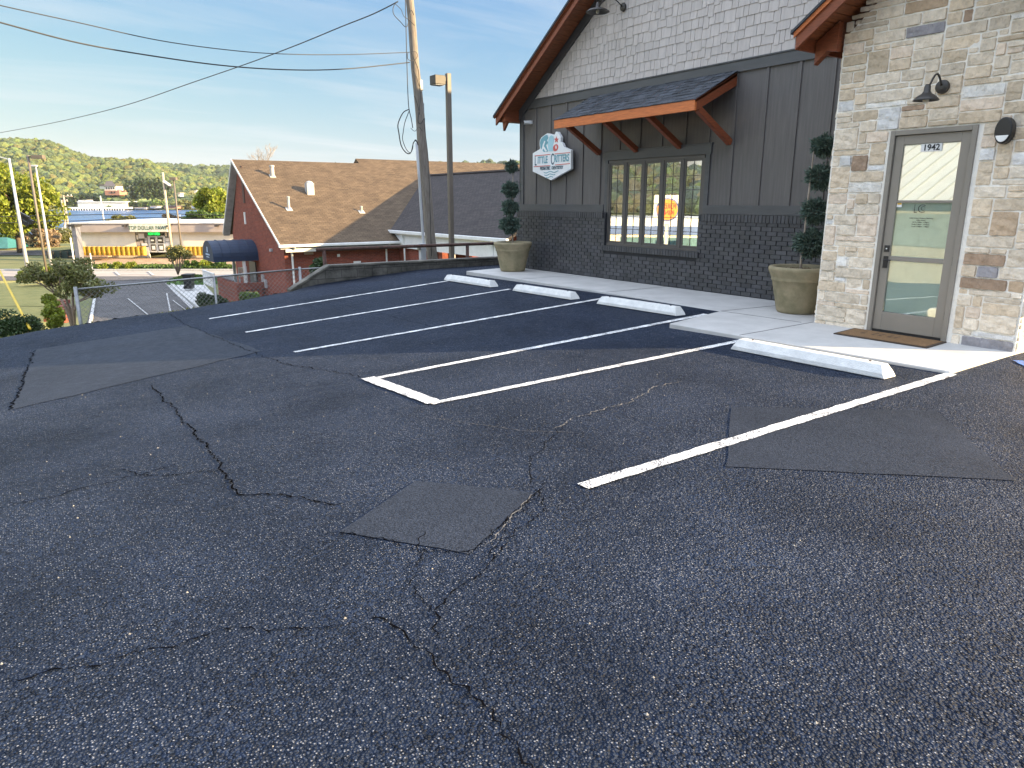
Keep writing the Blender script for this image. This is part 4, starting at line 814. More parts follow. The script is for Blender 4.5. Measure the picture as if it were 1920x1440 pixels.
mb = MB(); mb.lathe([(0.0,0),(0.07,0),(0.07,0.05),(0.0,0.06)],(q.x-0.1,q.y-0.0,q.z+0.2),16,(-1,0,0)); mb.build('meter', M_galv, up)
for v_ in (160,203): mb = MB(); q = PY(787-(203-v_)*0.06,v_,YP-0.02); mb.box(q.x-0.0,q.x+0.09,q.y-0.08,q.y+0.05,q.z-0.13,q.z+0.13); mb.build('cable_terminal', M_galv, up, bevel=0.01)
def cable(pix, y, r, parent, name='cable', jit=0):
    pts = [PY(u,v,y+random.uniform(-jit,jit)) for u,v in pix]
    out = []                                                # Catmull-Rom
    for i in range(len(pts)-1):
        p0,p1,p2,p3 = pts[max(i-1,0)],pts[i],pts[i+1],pts[min(i+2,len(pts)-1)]
        for k in range(6): t = k/6; out.append(0.5*((2*p1)+(p2-p0)*t+(2*p0-5*p1+4*p2-p3)*t*t+(3*p1-p0-3*p2+p3)*t**3))
    out.append(pts[-1]); mb = MB(); mb.tube(out, r, 6); return mb.build(name, M_cable, parent, smooth=True)
cable([(760,-6),(761,40),(763,120),(765,180),(767,205),(771,222),(774,240)], YP-0.2, 0.010, up)
cable([(746,2),(738,12),(738,26),(750,40),(763,50),(770,20),(776,28)], YP-0.22, 0.009, up, jit=0.03)
cable([(742,8),(752,18),(757,30),(765,36),(778,48)], YP-0.24, 0.007, up, jit=0.03)
cable([(767,205),(757,210),(750,222),(746,235),(748,250),(752,272),(760,285),(768,288),(773,280),(775,268),(780,264),(784,272)], YP-0.2, 0.013, up, jit=0.02)
cable([(768,206),(764,216),(759,230),(756,248),(755,262),(762,280),(770,286),(774,272),(779,262),(783,268)], YP-0.24, 0.009, up, jit=0.02)
cable([(765,98),(764,108),(768,113),(778,112),(783,104),(779,97),(771,97)], YP-0.22, 0.007, up)
cable([(772,99),(778,114),(784,130),(786,150),(788,180),(787,200),(784,226),(789,232),(796,222),(796,238),(803,300),(806,380),(809,480)], YP-0.21, 0.009, up)
cable([(775,132),(781,145),(786,162)], YP-0.2, 0.008, up); cable([(777,180),(781,190),(785,205),(787,215)], YP-0.2, 0.008, up)
cable([(770,240),(778,246),(785,238),(792,246)], YP-0.2, 0.006, up)
def span(label, pix, D0, D1, r):                           # wire hung between two poles; pixel path with depth following the straight plan line
    u0, u1 = pix[0][0], pix[-1][0]; pts = []
    for i in range(len(pix)-1):
        for k in range(8):
            t = k/8; p = [pix[max(i-1,0)],pix[i],pix[i+1],pix[min(i+2,len(pix)-1)]]
            cr_ = [0.5*(2*p[1][j]+(p[2][j]-p[0][j])*t+(2*p[0][j]-5*p[1][j]+4*p[2][j]-p[3][j])*t*t+(3*p[1][j]-p[0][j]-3*p[2][j]+p[3][j])*t**3) for j in (0,1)]; pts.append(cr_)
    pts.append(pix[-1]); out = []
    for u, v_ in pts: f = (u-u0)/(u1-u0); D = 1/((1-f)/D0+f/D1); out.append(P(u,v_,D))
    mb = MB(); mb.tube(out, r, 6); o = mb.build('overhead_wire', M_cable, None, smooth=True); tag(o, label, 'overhead wire', 'overhead wires strung across the sky')
D_up = YP*1.0*(FH.y)+8.8*FH.x
span('overhead wire rising from the lower left to the top of the wooden pole', [(-160,278),(0,249),(120,226),(240,196),(360,155),(470,117),(560,83),(640,50),(700,26),(746,3)], 70, D_up-0.2, 0.014)
span('upper of the two sagging wires running left from the wooden pole', [(-160,-28),(0,10),(150,43),(300,76),(450,96),(560,102),(660,102),(768,98)], 12, D_up-0.2, 0.009)
span('lower, thicker sagging wire running left from the wooden pole', [(-160,-2),(0,42),(150,81),(300,107),(430,124),(550,131),(650,129),(768,117)], 12, D_up-0.2, 0.013)
sl_ = thing('parking_lot_lamp', 'square bronze pole with a box lamp head beside the wooden utility pole', 'lamp post', (9.84,17.3,-0.6))
mb = MB(); mb.box(9.78,9.90,17.24,17.36,-0.8,4.80); mb.build('pole', M_lampbr, sl_, bevel=0.01)
mb = MB(); mb.box(9.66,9.75,17.26,17.35,4.60,4.70); mb.build('arm', M_bronze, sl_)
mb = MB(); mb.box(9.38,9.68,17.15,17.45,4.50,4.72); mb.build('lamp_head', M_bronze, sl_, bevel=0.01)
mb = MB(); mb.box(9.40,9.66,17.17,17.43,4.485,4.50); mb.build('lamp_lens', pmat('lens glass',(0.4,0.4,0.38),0.2), sl_)

# ================================================================== beyond the lot
def gp(u, v, D): p = P(u, v, D); return p.x, p.y
def ground_at(x, y): return float(terr(np.array(float(x)), np.array(float(y))))
def sheet(name, pts, mat, lift, sub=5, kind='structure', parent=None):     # quad patch laid on the terrain, corners given as x,y
    a,b,c,d = [Vector(p) for p in pts]; mb = MB()
    for j in range(sub+1):
        for i in range(sub+1):
            p = (a*(1-i/sub)+b*(i/sub))*(1-j/sub)+(d*(1-i/sub)+c*(i/sub))*(j/sub); mb.v.append((p.x,p.y,ground_at(p.x,p.y)+lift))
    for j in range(sub):
        for i in range(sub): k = j*(sub+1)+i; mb.face([k,k+1,k+sub+2,k+sub+1])
    o = mb.build(name, mat, parent, smooth=True)
    if kind and not parent: tag(o, kind=kind)
    return o
def vw(off, D): p = FH*D+RT*off; return (p.x, p.y)                       # view-aligned street grid: offset across, depth
def offat(u, D): return (u-960)/1378*D
# street running across, driveway towards the camera
M_yl = pmat('lane paint', (0.40,0.39,0.38), 0.7, 0.1, 5)
street = sheet('road', [vw(-120,63.6),vw(60,63.6),vw(60,68.6),vw(-120,68.6)], M_road, 0.05, 40)  # far strip of the street, sunlight put into its paler colour
drive = sheet('driveway', [vw(offat(118,33),33),vw(offat(640,33),33),vw(offat(300,60),60),vw(offat(160,60),60)], M_oldasph, 0.06, 18)
sheet('driveway', [vw(offat(80,24),24),vw(offat(560,24),24),vw(offat(640,33),33),vw(offat(118,33),33)], M_oldasph, 0.05, 8)
sheet('driveway', [vw(-120,60.0),vw(60,60.0),vw(60,63.65),vw(-120,63.65)], M_oldasph, 0.08, 30)  # near strip of the street, its shade put in as darker asphalt
def dash(parent, a, b, w=0.14, lift=0.11):
    a, b = Vector(a), Vector(b); d = (b-a).normalized(); n = Vector((-d.y,d.x))*w/2; mb = MB(); k = 10
    for i in range(k+1):
        c = a+(b-a)*i/k
        for s_ in (-1,1): q = c+n*s_; mb.v.append((q.x,q.y,ground_at(q.x,q.y)+lift))
    for i in range(k): mb.face([2*i,2*i+2,2*i+3,2*i+1])
    mb.build('painted_line', M_yl, parent)
dash(drive, vw(offat(215,48),48), vw(offat(272,36.5),36.5),0.08); dash(drive, vw(offat(292,51),51), vw(offat(296,38.5),38.5), 0.09); dash(drive, vw(offat(302,47),47), vw(offat(352,37.5),37.5),0.07)
for o_ in range(-60, 30, 8): dash(street, vw(o_,65.5), vw(o_+3,65.5),0.12,0.12)
dash(street, vw(offat(198,68),68), vw(offat(206,64.2),64.2),0.2); dash(street, vw(offat(262,68),68), vw(offat(271,64.2),64.2),0.2)
sheet('road', [vw(-200,80),vw(offat(130,80),80),vw(offat(128,88),88),vw(-200,88)], M_oldasph, 0.07, 16)
def curb(pts, w, h, mat=M_conc, name='kerb'):
    mb = MB()
    for i, (x,y) in enumerate(pts):
        a, b = Vector(pts[max(i-1,0)]), Vector(pts[min(i+1,len(pts)-1)]); d = (b-a).normalized(); n = Vector((-d.y,d.x))*w/2; z = ground_at(x,y)
        for s_, hz in ((-1,-0.1),(-1,h),(1,h),(1,-0.1)): mb.v.append((x+n.x*s_, y+n.y*s_, z+hz+0.05))
    for i in range(len(pts)-1):
        for q in range(3): mb.face([i*4+q, i*4+q+1, i*4+q+5, i*4+q+4])
    mb.face([0,1,2,3]); k = (len(pts)-1)*4; mb.face([k+3,k+2,k+1,k]); return tag(mb.build(name, mat, None), kind='structure')
def lerp_pts(a, b, n): return [(a[0]+(b[0]-a[0])*i/n, a[1]+(b[1]-a[1])*i/n) for i in range(n+1)]
curb(lerp_pts(vw(offat(396,35),35), vw(offat(301,58),58), 16), 0.22, 0.14)
curb(lerp_pts(vw(offat(380,35),35), vw(offat(295,58),58), 16), 0.25, 0.03, M_yl, name='gutter')
curb(lerp_pts(vw(-60,68.8), vw(30,68.8), 30), 0.25, 0.15)
curb(lerp_pts(vw(offat(128,33),33), vw(offat(160,58),58), 10), 0.15, 0.12)
sheet('path', [vw(offat(398,35),35),vw(offat(455,35),35),vw(offat(392,46),46),vw(offat(340,46),46)], M_conc, 0.16, 5)
sheet('path', [vw(offat(340,46),46),vw(offat(392,46),46),vw(offat(368,56),56),vw(offat(312,56),56)], M_conc, 0.16, 4)
sheet('soil_bank', [vw(offat(138,69),69),vw(30,69),vw(30,76.5),vw(offat(138,76.5),76.5)], M_soil, 0.06, 16)
sheet('lawn', [vw(-60,22),vw(offat(70,27),27),vw(offat(66,44),44),vw(-60,44)], M_grass, 0.07, 14)
sheet('lawn', [vw(-60,44.1),vw(offat(64,44.1),44.1),vw(offat(140,59.8),59.8),vw(-60,59.8)], M_grass, 0.08, 14)
sheet('lawn', [vw(-160,84),vw(offat(128,84),84),vw(offat(150,180),180),vw(-160,180)], M_grass, 0.05, 14)
# brick garden steps
st_ = thing('garden_steps', 'red brick garden steps between the lawn and the yellow shrubs', 'steps', (*vw(offat(72,40),40),-4.6))
for i in range(7): 
    c = FH*(38+i*0.9)+RT*offat(73+i*1.0,38+i*0.9); mb = MB(); z = ground_at(c.x,c.y)+0.1+0.05*i; mb.obox((c.x,c.y,z),RT,FH,(0,0,1),0.55,0.34,0.13); mb.build('step', M_redbrick, st_)
# ------------------------------------------------------------------ brick building
bb = thing('brick_building', 'long red brick building with brown shingle roof and navy barrel awning', 'building', (14,42,-4))
BX, BY_, BYF, EZ = 11.57, 38.1, 48.6, -0.53
RSB = 0.555
def roofz(y): return -0.55 + (y-37.6)*RSB
mb = MB(); mb.prism([(BX,BY_,-5),(BX,BYF,-5),(BX,BYF,-0.35),(BX,45.8,3.85),(BX,BY_,-0.45)], (0.25,0,0)); mb.build('gable_wall', M_redbrick, bb)
mb = MB(); mb.box(BX+0.25,18.2,BY_,BY_+0.2,-5,-0.5); mb.build('front_wall', M_redbrick, bb)
mb = MB(); mb.box(BX+0.25,60,BYF-0.2,BYF,-5,-0.4); mb.build('rear_wall', M_redbrick, bb)
RX0 = BX-0.35
mb = MB(); mb.prism([(RX0,37.55,-0.58),(RX0,45.8,4.0),(RX0,45.8,3.85),(RX0,37.55,-0.73)], (18.6-RX0,0,0))
mb.prism([(18.6,37.55,-0.58),(18.6,45.8,4.0),(18.6,45.8,3.85),(18.6,37.55,-0.73)], (30,0,0))
ro = mb.build('roof', M_roofb, bb)
mb = MB(); mb.prism([(RX0,45.8,4.0),(RX0,49.6,-0.34),(RX0,49.6,-0.5),(RX0,45.8,3.85)], (40,0,0)); mb.build('rear_roof', M_roofb, bb)
# raised ridge of the taller rear part
q0 = P(672,297,60)
def plane_pt(u, v):                                         # where a pixel meets the front roof plane
    d = ray(u,v); t = (-0.58-37.55*RSB-CZ)/(d.z-d.y*RSB); return Vector((0,0,CZ))+d*float(t)
a_, b_ = plane_pt(672,297.5), plane_pt(664,311)
mb = MB(); mb.prism([(a_.x-0.2,45.5,3.83),(a_.x-0.2,a_.y,a_.z),(a_.x-0.2,a_.y,a_.z-0.2),(a_.x-0.2,45.5,3.6)], (34,0,0)); mb.prism([(a_.x-0.2,a_.y,a_.z),(a_.x-0.2,a_.y+3,a_.z-2.2),(a_.x-0.2,a_.y+3,a_.z-2.4),(a_.x-0.2,a_.y,a_.z-0.2)], (34,0,0)); mb.build('upper_roof', M_roofb, bb)
mb = MB(); mb.prism([(a_.x+0.05,45.4,3.5),(a_.x+0.05,a_.y,a_.z-0.2),(a_.x+0.05,a_.y+3,a_.z-2.4),(a_.x+0.05,a_.y+3,2.0)], (0.1,0,0)); mb.build('upper_gable', M_white, bb)
# rake boards and gutters
for (y0,z0,y1,z1) in ((37.5,-0.60,45.8,4.02),(49.62,-0.36,45.8,4.02)):
    mb = MB(); mb.prism([(RX0-0.03,y0,z0),(RX0-0.03,y1,z1),(RX0-0.03,y1,z1-0.15),(RX0-0.03,y0,z0-0.12)], (0.03,0,0)); mb.build('rake_board', M_white, bb)
    mb = MB(); mb.prism([(RX0,y0,z0-0.18),(RX0,y1,z1-0.20),(RX0,y1,z1-0.24),(RX0,y0,z0-0.22)], (0.4,0,0)); mb.build('soffit', pmat('grey soffit',(0.42,0.42,0.42),0.7), bb)
mb = MB(); mb.box(RX0-0.1,18.4,37.38,37.55,-0.72,-0.58); mb.build('gutter', M_white, bb, bevel=0.02)
mb = MB(); mb.box(RX0+0.3,18.2,37.6,37.72,-0.98,-0.80); mb.box(RX0+0.3,18.2,37.72,38.1,-0.82,-0.78); mb.build('fascia', M_white, bb)
for x in (11.95, 17.35): mb = MB(); mb.tube([(x,37.45,-0.7),(x,37.6,-0.85),(x,38.0,-1.0),(x,38.03,-4.9)],0.055,8); mb.build('downspout', M_white, bb)
for u, v, w, h in ((579,474,0.5,0.18),(635,479,0.15,0.15),(670,493,0.42,0.2)):
    q = PY(u,v,38.05); mb = MB(); mb.box(q.x-w/2,q.x+w/2,38.05,38.09,q.z-h/2,q.z+h/2); mb.build('wall_vent', M_white if u > 600 else pmat('tan vent',(0.4,0.3,0.24),0.8), bb)
def PX(u, v, x): d = ray(u, v); return Vector((0,0,CZ))+d*float(x/d.x)
for u, v, w, h in ((479,518,0.3,0.5),(493,523,0.25,0.5),(498,532,0.3,0.45),(508,469,0.25,0.15)):
    q = PX(u,v,BX-0.06); mb = MB(); mb.box(BX-0.12,BX-0.002,q.y-w/2,q.y+w/2,q.z-h/2,q.z+h/2); mb.build('utility_box', M_pvc, bb)
q = PX(459,409,BX-0.03); mb = MB(); mb.box(BX-0.05,BX-0.002,q.y-0.12,q.y+0.12,q.z-0.35,q.z+0.35); mb.build('wall_plate', M_white, bb)
q = PX(454,341,BX-0.03); mb = MB(); mb.box(BX-0.04,BX-0.002,q.y-0.2,q.y+0.2,q.z-1.2,q.z+0.9); mb.build('gable_vent', pmat('dark louvre',(0.09,0.05,0.04),0.8), bb)
# roof vents
M_paleg2 = pmat('vent grey',(0.42,0.41,0.39),0.6,0.1)
def vent(u, v, h, r, kind):
    p = plane_pt(u, v); mb = MB()
    if kind == 'box': mb.box(p.x-r,p.x+r,p.y-r,p.y+r,p.z-0.25,p.z+h); mb.lathe([(r*1.0,h),(r*1.0,h+0.05),(r*0.5,h+0.12),(0.01,h+0.14)],(p.x,p.y,p.z),16)
    else: mb.lathe([(r,-0.3),(r,h),(r*1.25,h),(r*1.25,h+0.08),(0.01,h+0.1)],(p.x,p.y,p.z),14); mb.obox((p.x,p.y,p.z+0.02),(1,0,0),(0,1,RSB),(0,-RSB,1),0.17,0.17,0.015)
    mb.build('roof_vent', M_paleg2, ro)
vent(511,331,0.55,0.12,'p'); vent(581,362,0.55,0.21,'box'); vent(542,393,0.62,0.07,'p'); vent(678,398,0.26,0.06,'p')
# wing coming towards the camera
WX, WXR = 17.9, 23.4
mb = MB(); mb.prism([(WX,26.5,0.0),(WXR,26.5,3.24),(29,26.5,0.0),(29,26.5,-0.15),(WXR,26.5,3.09),(WX,26.5,-0.15)], (0,12,0)); 
mb.prism([(WX,38.5,0.0),(WXR,38.5,3.24),(WXR,38.5,3.09),(WX,38.5,-0.15)], (0,0.02,0)); mb.poly([(WX,38.52,0.0),(WXR,38.52,3.24),(WXR,44.45,3.25)]); mb.poly([(29,38.52,0.0),(WXR,44.45,3.25),(WXR,38.52,3.24)])
mb.build('wing_roof', M_roofd, bb)
mb = MB(); mb.tube([(WXR,26.5,3.26),(WXR,44.4,3.26)],0.09,6); mb.build('ridge_cap', M_roofd, bb)
mb = MB(); mb.box(WX-0.14,WX,26.4,38.9,-0.17,0.0); mb.build('wing_gutter', M_white, bb, bevel=0.02)
mb = MB(); mb.box(WX+0.1,WX+0.2,26.6,38.3,-0.95,-0.17); mb.box(WX,WX+0.1,26.6,38.3,-0.2,-0.17); mb.build('wing_fascia', M_white, bb)
mb = MB(); mb.box(18.2,18.4,34.6,38.3,-5,-0.95); mb.box(18.35,18.55,26.7,34.6,-5,-2.3); mb.box(23,23.2,26.7,38,-5,-0.2); mb.build('wing_wall', M_redbrick, bb)
for y in (27.2,30.2,33.2): mb = MB(); mb.box(18.2,18.55,y-0.2,y+0.2,-5,-0.95); mb.build('column', M_redbrick, bb)
for y in (31.4,37.0,27.8): mb = MB(); mb.tube([(WX-0.07,y,-0.15),(WX+0.05,y,-0.45),(WX+0.1,y,-0.7),(WX+0.12,y,-5)],0.05,8); mb.build('wing_downspout', M_white, bb)
mb = MB(); mb.box(18.1,18.12,35.3,36.2,-0.95,-0.75) ; mb.build('beam_notch', M_black, bb) if False else None
# entrance on the gable: barrel awning, posts, door, brick porch
ya, yb = 43.0, 45.9
def ring(x): return None
prof = [(0.0,-0.62),(-0.25,-0.62)]
zt, zb_ = -0.62, -1.55
a0 = PX(391,460,8.4)
xo = BX-2.5; 
cy, hw = 44.4, 1.35
arc = [(cy+hw*math.cos(t), -1.45+0.85*math.sin(t)) for t in np.linspace(0,math.pi,15)] + [(cy-hw,-1.75),(cy+hw,-1.75)]
mb = MB(); mb.prism([(xo,y,z) for y,z in arc], (2.5,0,0)); awn = mb.build('barrel_awning', M_blueaw, bb)
for i in range(1,5):
    mb = MB(); arc2 = [(cy+(hw+0.02)*math.cos(t), -1.45+0.87*math.sin(t)) for t in np.linspace(0,math.pi,15)]; mb.tube([(xo+2.5*i/5,y,z) for y,z in arc2],0.02,5); mb.build('awning_rib', M_blueaw, awn)
mb = MB(); mb.box(xo-0.02,xo-0.002,cy-0.12,cy+0.12,-1.25,-0.95); mb.box(xo-0.02,xo-0.002,cy-0.5,cy+0.5,-1.42,-1.34); mb.box(xo-0.02,xo-0.002,cy-0.35,cy+0.35,-1.55,-1.5); mb.build('awning_lettering', pmat('pale blue print',(0.35,0.45,0.6),0.6), awn)
for y in (43.2,45.6): mb = MB(); mb.box(BX-0.9,BX-0.75,y-0.08,y+0.08,-3.6,-1.7); mb.build('porch_post', M_white, bb)
mb = MB(); mb.box(BX-0.06,BX-0.01,43.7,45.1,-3.6,-1.9); mb.build('entrance_door', pmat('dark door',(0.05,0.05,0.055),0.3), bb)
mb = MB(); p_ = (9.9,11.5,41.9,46.5); mb.box(p_[0],p_[0]+0.2,p_[2],p_[3],-5,-2.9); mb.box(p_[0]+0.2,BX,p_[2],p_[2]+0.2,-5,-2.9); porch = mb.build('porch_wall', M_redbrick, bb)
mb = MB()
for r in range(3):
    for i in range(12): mb.box(p_[0]-0.004,p_[0]+0.002,p_[2]+0.6+i*0.32+(r%2)*.1,p_[2]+0.75+i*0.32+(r%2)*.1,-3.35-r*0.2,-3.27-r*0.2)
    for i in range(4): mb.box(p_[0]+0.5+i*0.3,p_[0]+0.65+i*0.3,p_[2]-0.004,p_[2]+0.002,-3.35-r*0.2,-3.27-r*0.2)
mb.build('porch_opening', M_black, porch)
mb = MB(); mb.box(p_[0]+0.2,BX,p_[2]+0.2,p_[3],-3.7,-3.6); mb.build('porch_floor', M_conc, bb)
for k, (u0,v0,u1,v1,D0,D1,h) in enumerate(((383,532,404,541,50,46.5,0.95),(449,520,463,519,43,42,0.55))):
    a, b = P(u0,v0,D0), P(u1,v1,D1); rl = thing('white_railing', ('white picket handrail beside the path to the brick porch','short white handrail on the brick porch under the navy awning')[k], 'railing', a)
    mb = MB(); mb.tube([a+Vector((0,0,h)), b+Vector((0,0,h))],0.035,6); mb.build('top_rail', M_white, rl); mb = MB(); mb.tube([a+Vector((0,0,.12)), b+Vector((0,0,.12))],0.03,6); mb.build('bottom_rail', M_white, rl)
    n_ = int((b-a).length/0.13); mb = MB()
    for i in range(n_+1): c = a+(b-a)*i/n_; mb.tube([c, c+Vector((0,0,h))],0.014,4)
    mb.build('baluster', M_white, rl)
    for c in (a,b): mb = MB(); mb.tube([c-Vector((0,0,.3)), c+Vector((0,0,h+.05))],0.045,6); mb.build('post', M_white, rl)
# trash can
tp = P(356,541,52.5); tcn = thing('trash_can', 'black wheeled trash can on the path by the grassy island', 'trash can', tp)
mb = MB(); mb.prism([tp+RT*x+FH*y for x,y in ((-.28,-.3),(.28,-.3),(.28,.3),(-.28,.3))], (0,0,0.02)); 
n_ = len(mb.v)
for z, s_ in ((0.05,0.78),(0.98,1.0)):
    for x,y in ((-.31,-.36),(.31,-.36),(.31,.36),(-.31,.36)): q = tp+RT*x*s_+FH*y*s_; mb.v.append((q.x,q.y,tp.z+z))
for q in ((0,1,5,4),(1,2,6,5),(2,3,7,6),(3,0,4,7),(4,5,6,7),(3,2,1,0)): mb.face([n_+i for i in q])
M_bin = pmat('black plastic',(0.014,0.016,0.018),0.4); mb.build('bin_body', M_bin, tcn, bevel=0.02)
mb = MB(); c = tp+Vector((0,0,1.03)); mb.obox(c,RT,FH,(0,0,1),0.36,0.40,0.045); mb.build('lid', M_bin, tcn, bevel=0.02)
for s_ in (-.26,.26): mb = MB(); c = tp+RT*s_+FH*0.0+RT*0.05-FH*0.38+Vector((0,0,.13)); mb.tube([c-RT*.03,c+RT*.03],0.13,14); mb.build('wheel', M_bin, tcn)

# ------------------------------------------------------------------ plants
def shrub(name, label, c, rx, ry, rz, mat, n=2500, leaf=0.05, group=None, lumps=14, cat='shrub'):
    t = thing(name, label, cat, c, group); c = np.array(c)
    cen = []; 
    for _ in range(lumps): d = rng.normal(size=3); d /= np.linalg.norm(d); d[2] = abs(d[2])*0.9; cen.append(c+np.array([rx,ry,rz])*d*rng.uniform(0.3,0.8))
    rad = np.full((lumps,1), 0.42*min(rx,ry,rz*1.2))*rng.uniform(0.7,1.25,(lumps,1)); pts, k = clump_points(n, np.array(cen), rad)
    quadmesh('foliage', leaf_quads(pts, leaf, 0, 1.7), mat, t, rtint(n, k, lumps)); return t
def tree(name, label, base, height, crown_c, crown_r, mat, n, leaf, bark=M_bark, stems=1, trunk_r=0.2, lumps=26, group=None, cat='tree', lump_r=0.36, spread=0.3, vol=0.55):
    base = Vector(base); t = thing(name, label, cat, base, group); cc, cr_ = np.array(crown_c), np.array(crown_r); cen = []
    for _ in range(lumps):
        d = rng.normal(size=3); d /= np.linalg.norm(d); cen.append(cc + cr_*d*rng.uniform(vol,0.92))
    cen = np.array(cen); rad = lump_r*cr_*rng.uniform(0.6,1.3,(lumps,1)); pts, k = clump_points(n, cen, rad)
    quadmesh('crown', leaf_quads(pts, leaf, 0, 1.5), mat, t, rtint(n, k, lumps))
    mb = MB(); tips = []
    for s_ in range(stems):
        a = 2*math.pi*s_/max(stems,1)+0.5; b0 = base + Vector((math.cos(a),math.sin(a),0))*trunk_r*(1.2 if stems > 1 else 0); tip = Vector(cc)+Vector((math.cos(a)*cr_[0]*spread,math.sin(a)*cr_[1]*spread,-cr_[2]*0.25)) if stems > 1 else Vector(cc)-Vector((0,0,cr_[2]*0.2))
        pts_ = [b0-Vector((0,0,0.4))]+[b0+(tip-b0)*f+Vector((random.uniform(-1,1),random.uniform(-1,1),0))*trunk_r*0.5 for f in (0.25,0.5,0.75)]+[tip]; mb.tube(pts_, [trunk_r*(1-0.15*i) for i in range(5)], 8); tips.append(pts_)
    mb.build('trunk', bark, t, smooth=True); mb = MB()
    for i in range(0, lumps, 2):
        src = tips[i%len(tips)]; st0 = src[random.choice((2,3,4))]; e = Vector(cen[i]); md = (st0+e)/2+Vector((random.uniform(-1,1),random.uniform(-1,1),0.3))*cr_[0]*0.08; mb.tube([st0,md,e],[trunk_r*0.4,trunk_r*0.25,trunk_r*0.08],5)
    mb.build('limbs', bark, t, smooth=True); return t
# crepe myrtle by the fence
Dm = 21.0; b0 = P(136,618,Dm); b0.z = ground_at(b0.x,b0.y)
t = thing('crepe_myrtle', 'many stemmed crepe myrtle behind the corner post of the chain link fence', 'tree', b0)
tips = [(88,520),(70,512),(112,505),(135,503),(150,500),(166,545),(178,548),(160,515),(128,520),(102,530),(185,545),(140,515),(118,548),(64,520)]
cen = []; mb = MB(); lb = MB(); root = P(137,600,Dm)
stems = [P(u,v,Dm+dd) for u,v,dd in ((112,556,0.3),(124,560,-.2),(136,556,0.2),(146,566,-.3),(130,570,.4))]
for s_ in stems: r0 = b0+Vector((random.uniform(-.08,.08),random.uniform(-.08,.08),-0.2)); mb.tube([r0, r0+(Vector(root)-r0)*0.8, Vector(root)+(s_-Vector(root))*0.5+RT*random.uniform(-.04,.04), s_],[0.05,0.045,0.04,0.032],8)
for i, (u,v) in enumerate(tips):
    e = P(u,v,Dm+random.uniform(-0.7,0.7)); cen.append(list(e)); s_ = min(stems, key=lambda q: (q-e).length+random.uniform(0,.3)); lb.tube([s_,(s_+e)/2+Vector((0,0,random.uniform(-.1,.02))),e],[0.03,0.02,0.008],6)
    for _ in range(2): e2 = e+Vector((random.uniform(-.35,.35),random.uniform(-.35,.35),random.uniform(-.05,.25))); cen.append(list(e2)); lb.tube([(s_+e)/2,e2],[0.015,0.005],5)
M_bm = pmat('smooth tan bark',(0.22,0.16,0.12),0.75,0.2,12,0.3,30,stretch=(1,1,.3))
mb.build('stems', M_bm, t, smooth=True); lb.build('branches', M_bm, t, smooth=True); cen = np.array(cen); pts, k = clump_points(5600, cen, np.full((len(cen),1),0.24)*np.array([[1,1,0.72]]))
quadmesh('crown', leaf_quads(pts, 0.058, 0, 1.7), M_leafo, t, rtint(5600,k,len(cen)))
# second crepe myrtle on the island
D2 = 58.5; b0 = P(333,508,D2); e = [P(u,v,D2) for u,v in ((318,478),(328,472),(338,470),(347,474),(350,480),(333,476),(322,484))]
t = thing('crepe_myrtle', 'small crepe myrtle on the grassy island behind the black trash can', 'tree', b0); mb = MB()
for q in e: mb.tube([b0+Vector((0,0,-.3)), b0+(q-b0)*0.4+RT*random.uniform(-.1,.1), q],[0.05,0.04,0.025],6)
mb.build('stems', M_bm, t, smooth=True); cen = np.array([list(q) for q in e]+[list(q+RT*random.uniform(-.4,.4)+Vector((0,0,.2))) for q in e]); pts, k = clump_points(2200, cen, np.full((len(cen),1),0.38)*np.array([[1,1,.8]])); quadmesh('crown', leaf_quads(pts, 0.10, 0, 1.5), M_leafo, t, rtint(2200,k,len(cen)))
il = MB(); c = FH*58.3+RT*offat(345,58.3); 
il.lathe([(2.0,-0.2),(1.95,0.12),(1.6,0.30),(1.0,0.45),(0.4,0.52),(0.01,0.54)],(c.x,c.y,ground_at(c.x,c.y)+.05),28); tag(il.build('island_mound', pmat('ground cover',(0.06,0.13,0.025),0.9,0.3,3,1,12,bdist=.05), None, smooth=True), kind='structure')
n = 1800; g0 = np.stack([c.x+rng.normal(0,0.85,n), c.y+rng.normal(0,0.85,n)],1); r2 = np.hypot(g0[:,0]-c.x,g0[:,1]-c.y); ok_ = r2 < 1.95; g0 = g0[ok_]; r2 = r2[ok_]; zz = np.interp(r2,[0,0.4,1,1.6,1.95],[.54,.52,.45,.30,.12])+ground_at(c.x,c.y)+.09
tag(quadmesh('ground_cover', leaf_quads(np.stack([g0[:,0],g0[:,1],zz],1),0.13,0,2,outward=np.tile([[0,0,1.0]],(len(g0),1))), M_leafg, None, rtint(len(g0))), kind='stuff')
def at_ground(u, D): p = FH*D+RT*offat(u,D); return Vector((p.x,p.y,ground_at(p.x,p.y)))
def shp(name, label, u, v0, v1, D, wpx, mat, n, leaf, group=None, lumps=14, depth=1.0):      # shrub spanning rows v0..v1
    zt_, zb = P(u,v0,D).z, P(u,v1,D).z; w = wpx*D/1378/2; c = P(u,v1,D); return shrub(name, label, (c.x,c.y,zb), w, w*depth, (zt_-zb), mat, n, leaf, group, lumps)
shp('hedge', 'dark clipped hedge at the lower left edge of the photo', 20, 578, 634, 18.5, 155, M_leafd, 9000, 0.045, None, 34, 0.6)
for i,(u,v0,v1,D,w,lab) in enumerate(((92,548,572,26,34,'upper yellow shrub beside the brick steps'),(100,566,592,24,42,'middle yellow green shrub between the steps and the fence post'),(108,584,610,22,36,'lowest yellow green shrub beside the chain link fence post'))):
    shp('shrub', lab, u, v0, v1, D, w, M_leafy, 2600, 0.06, 'yellow green shrubs beside the steps')
shp('shrub', 'bright round shrub at the kerb behind the fence side crepe myrtle', 62, 499, 519, 56, 46, M_leafy, 2400, 0.13, None, 14)
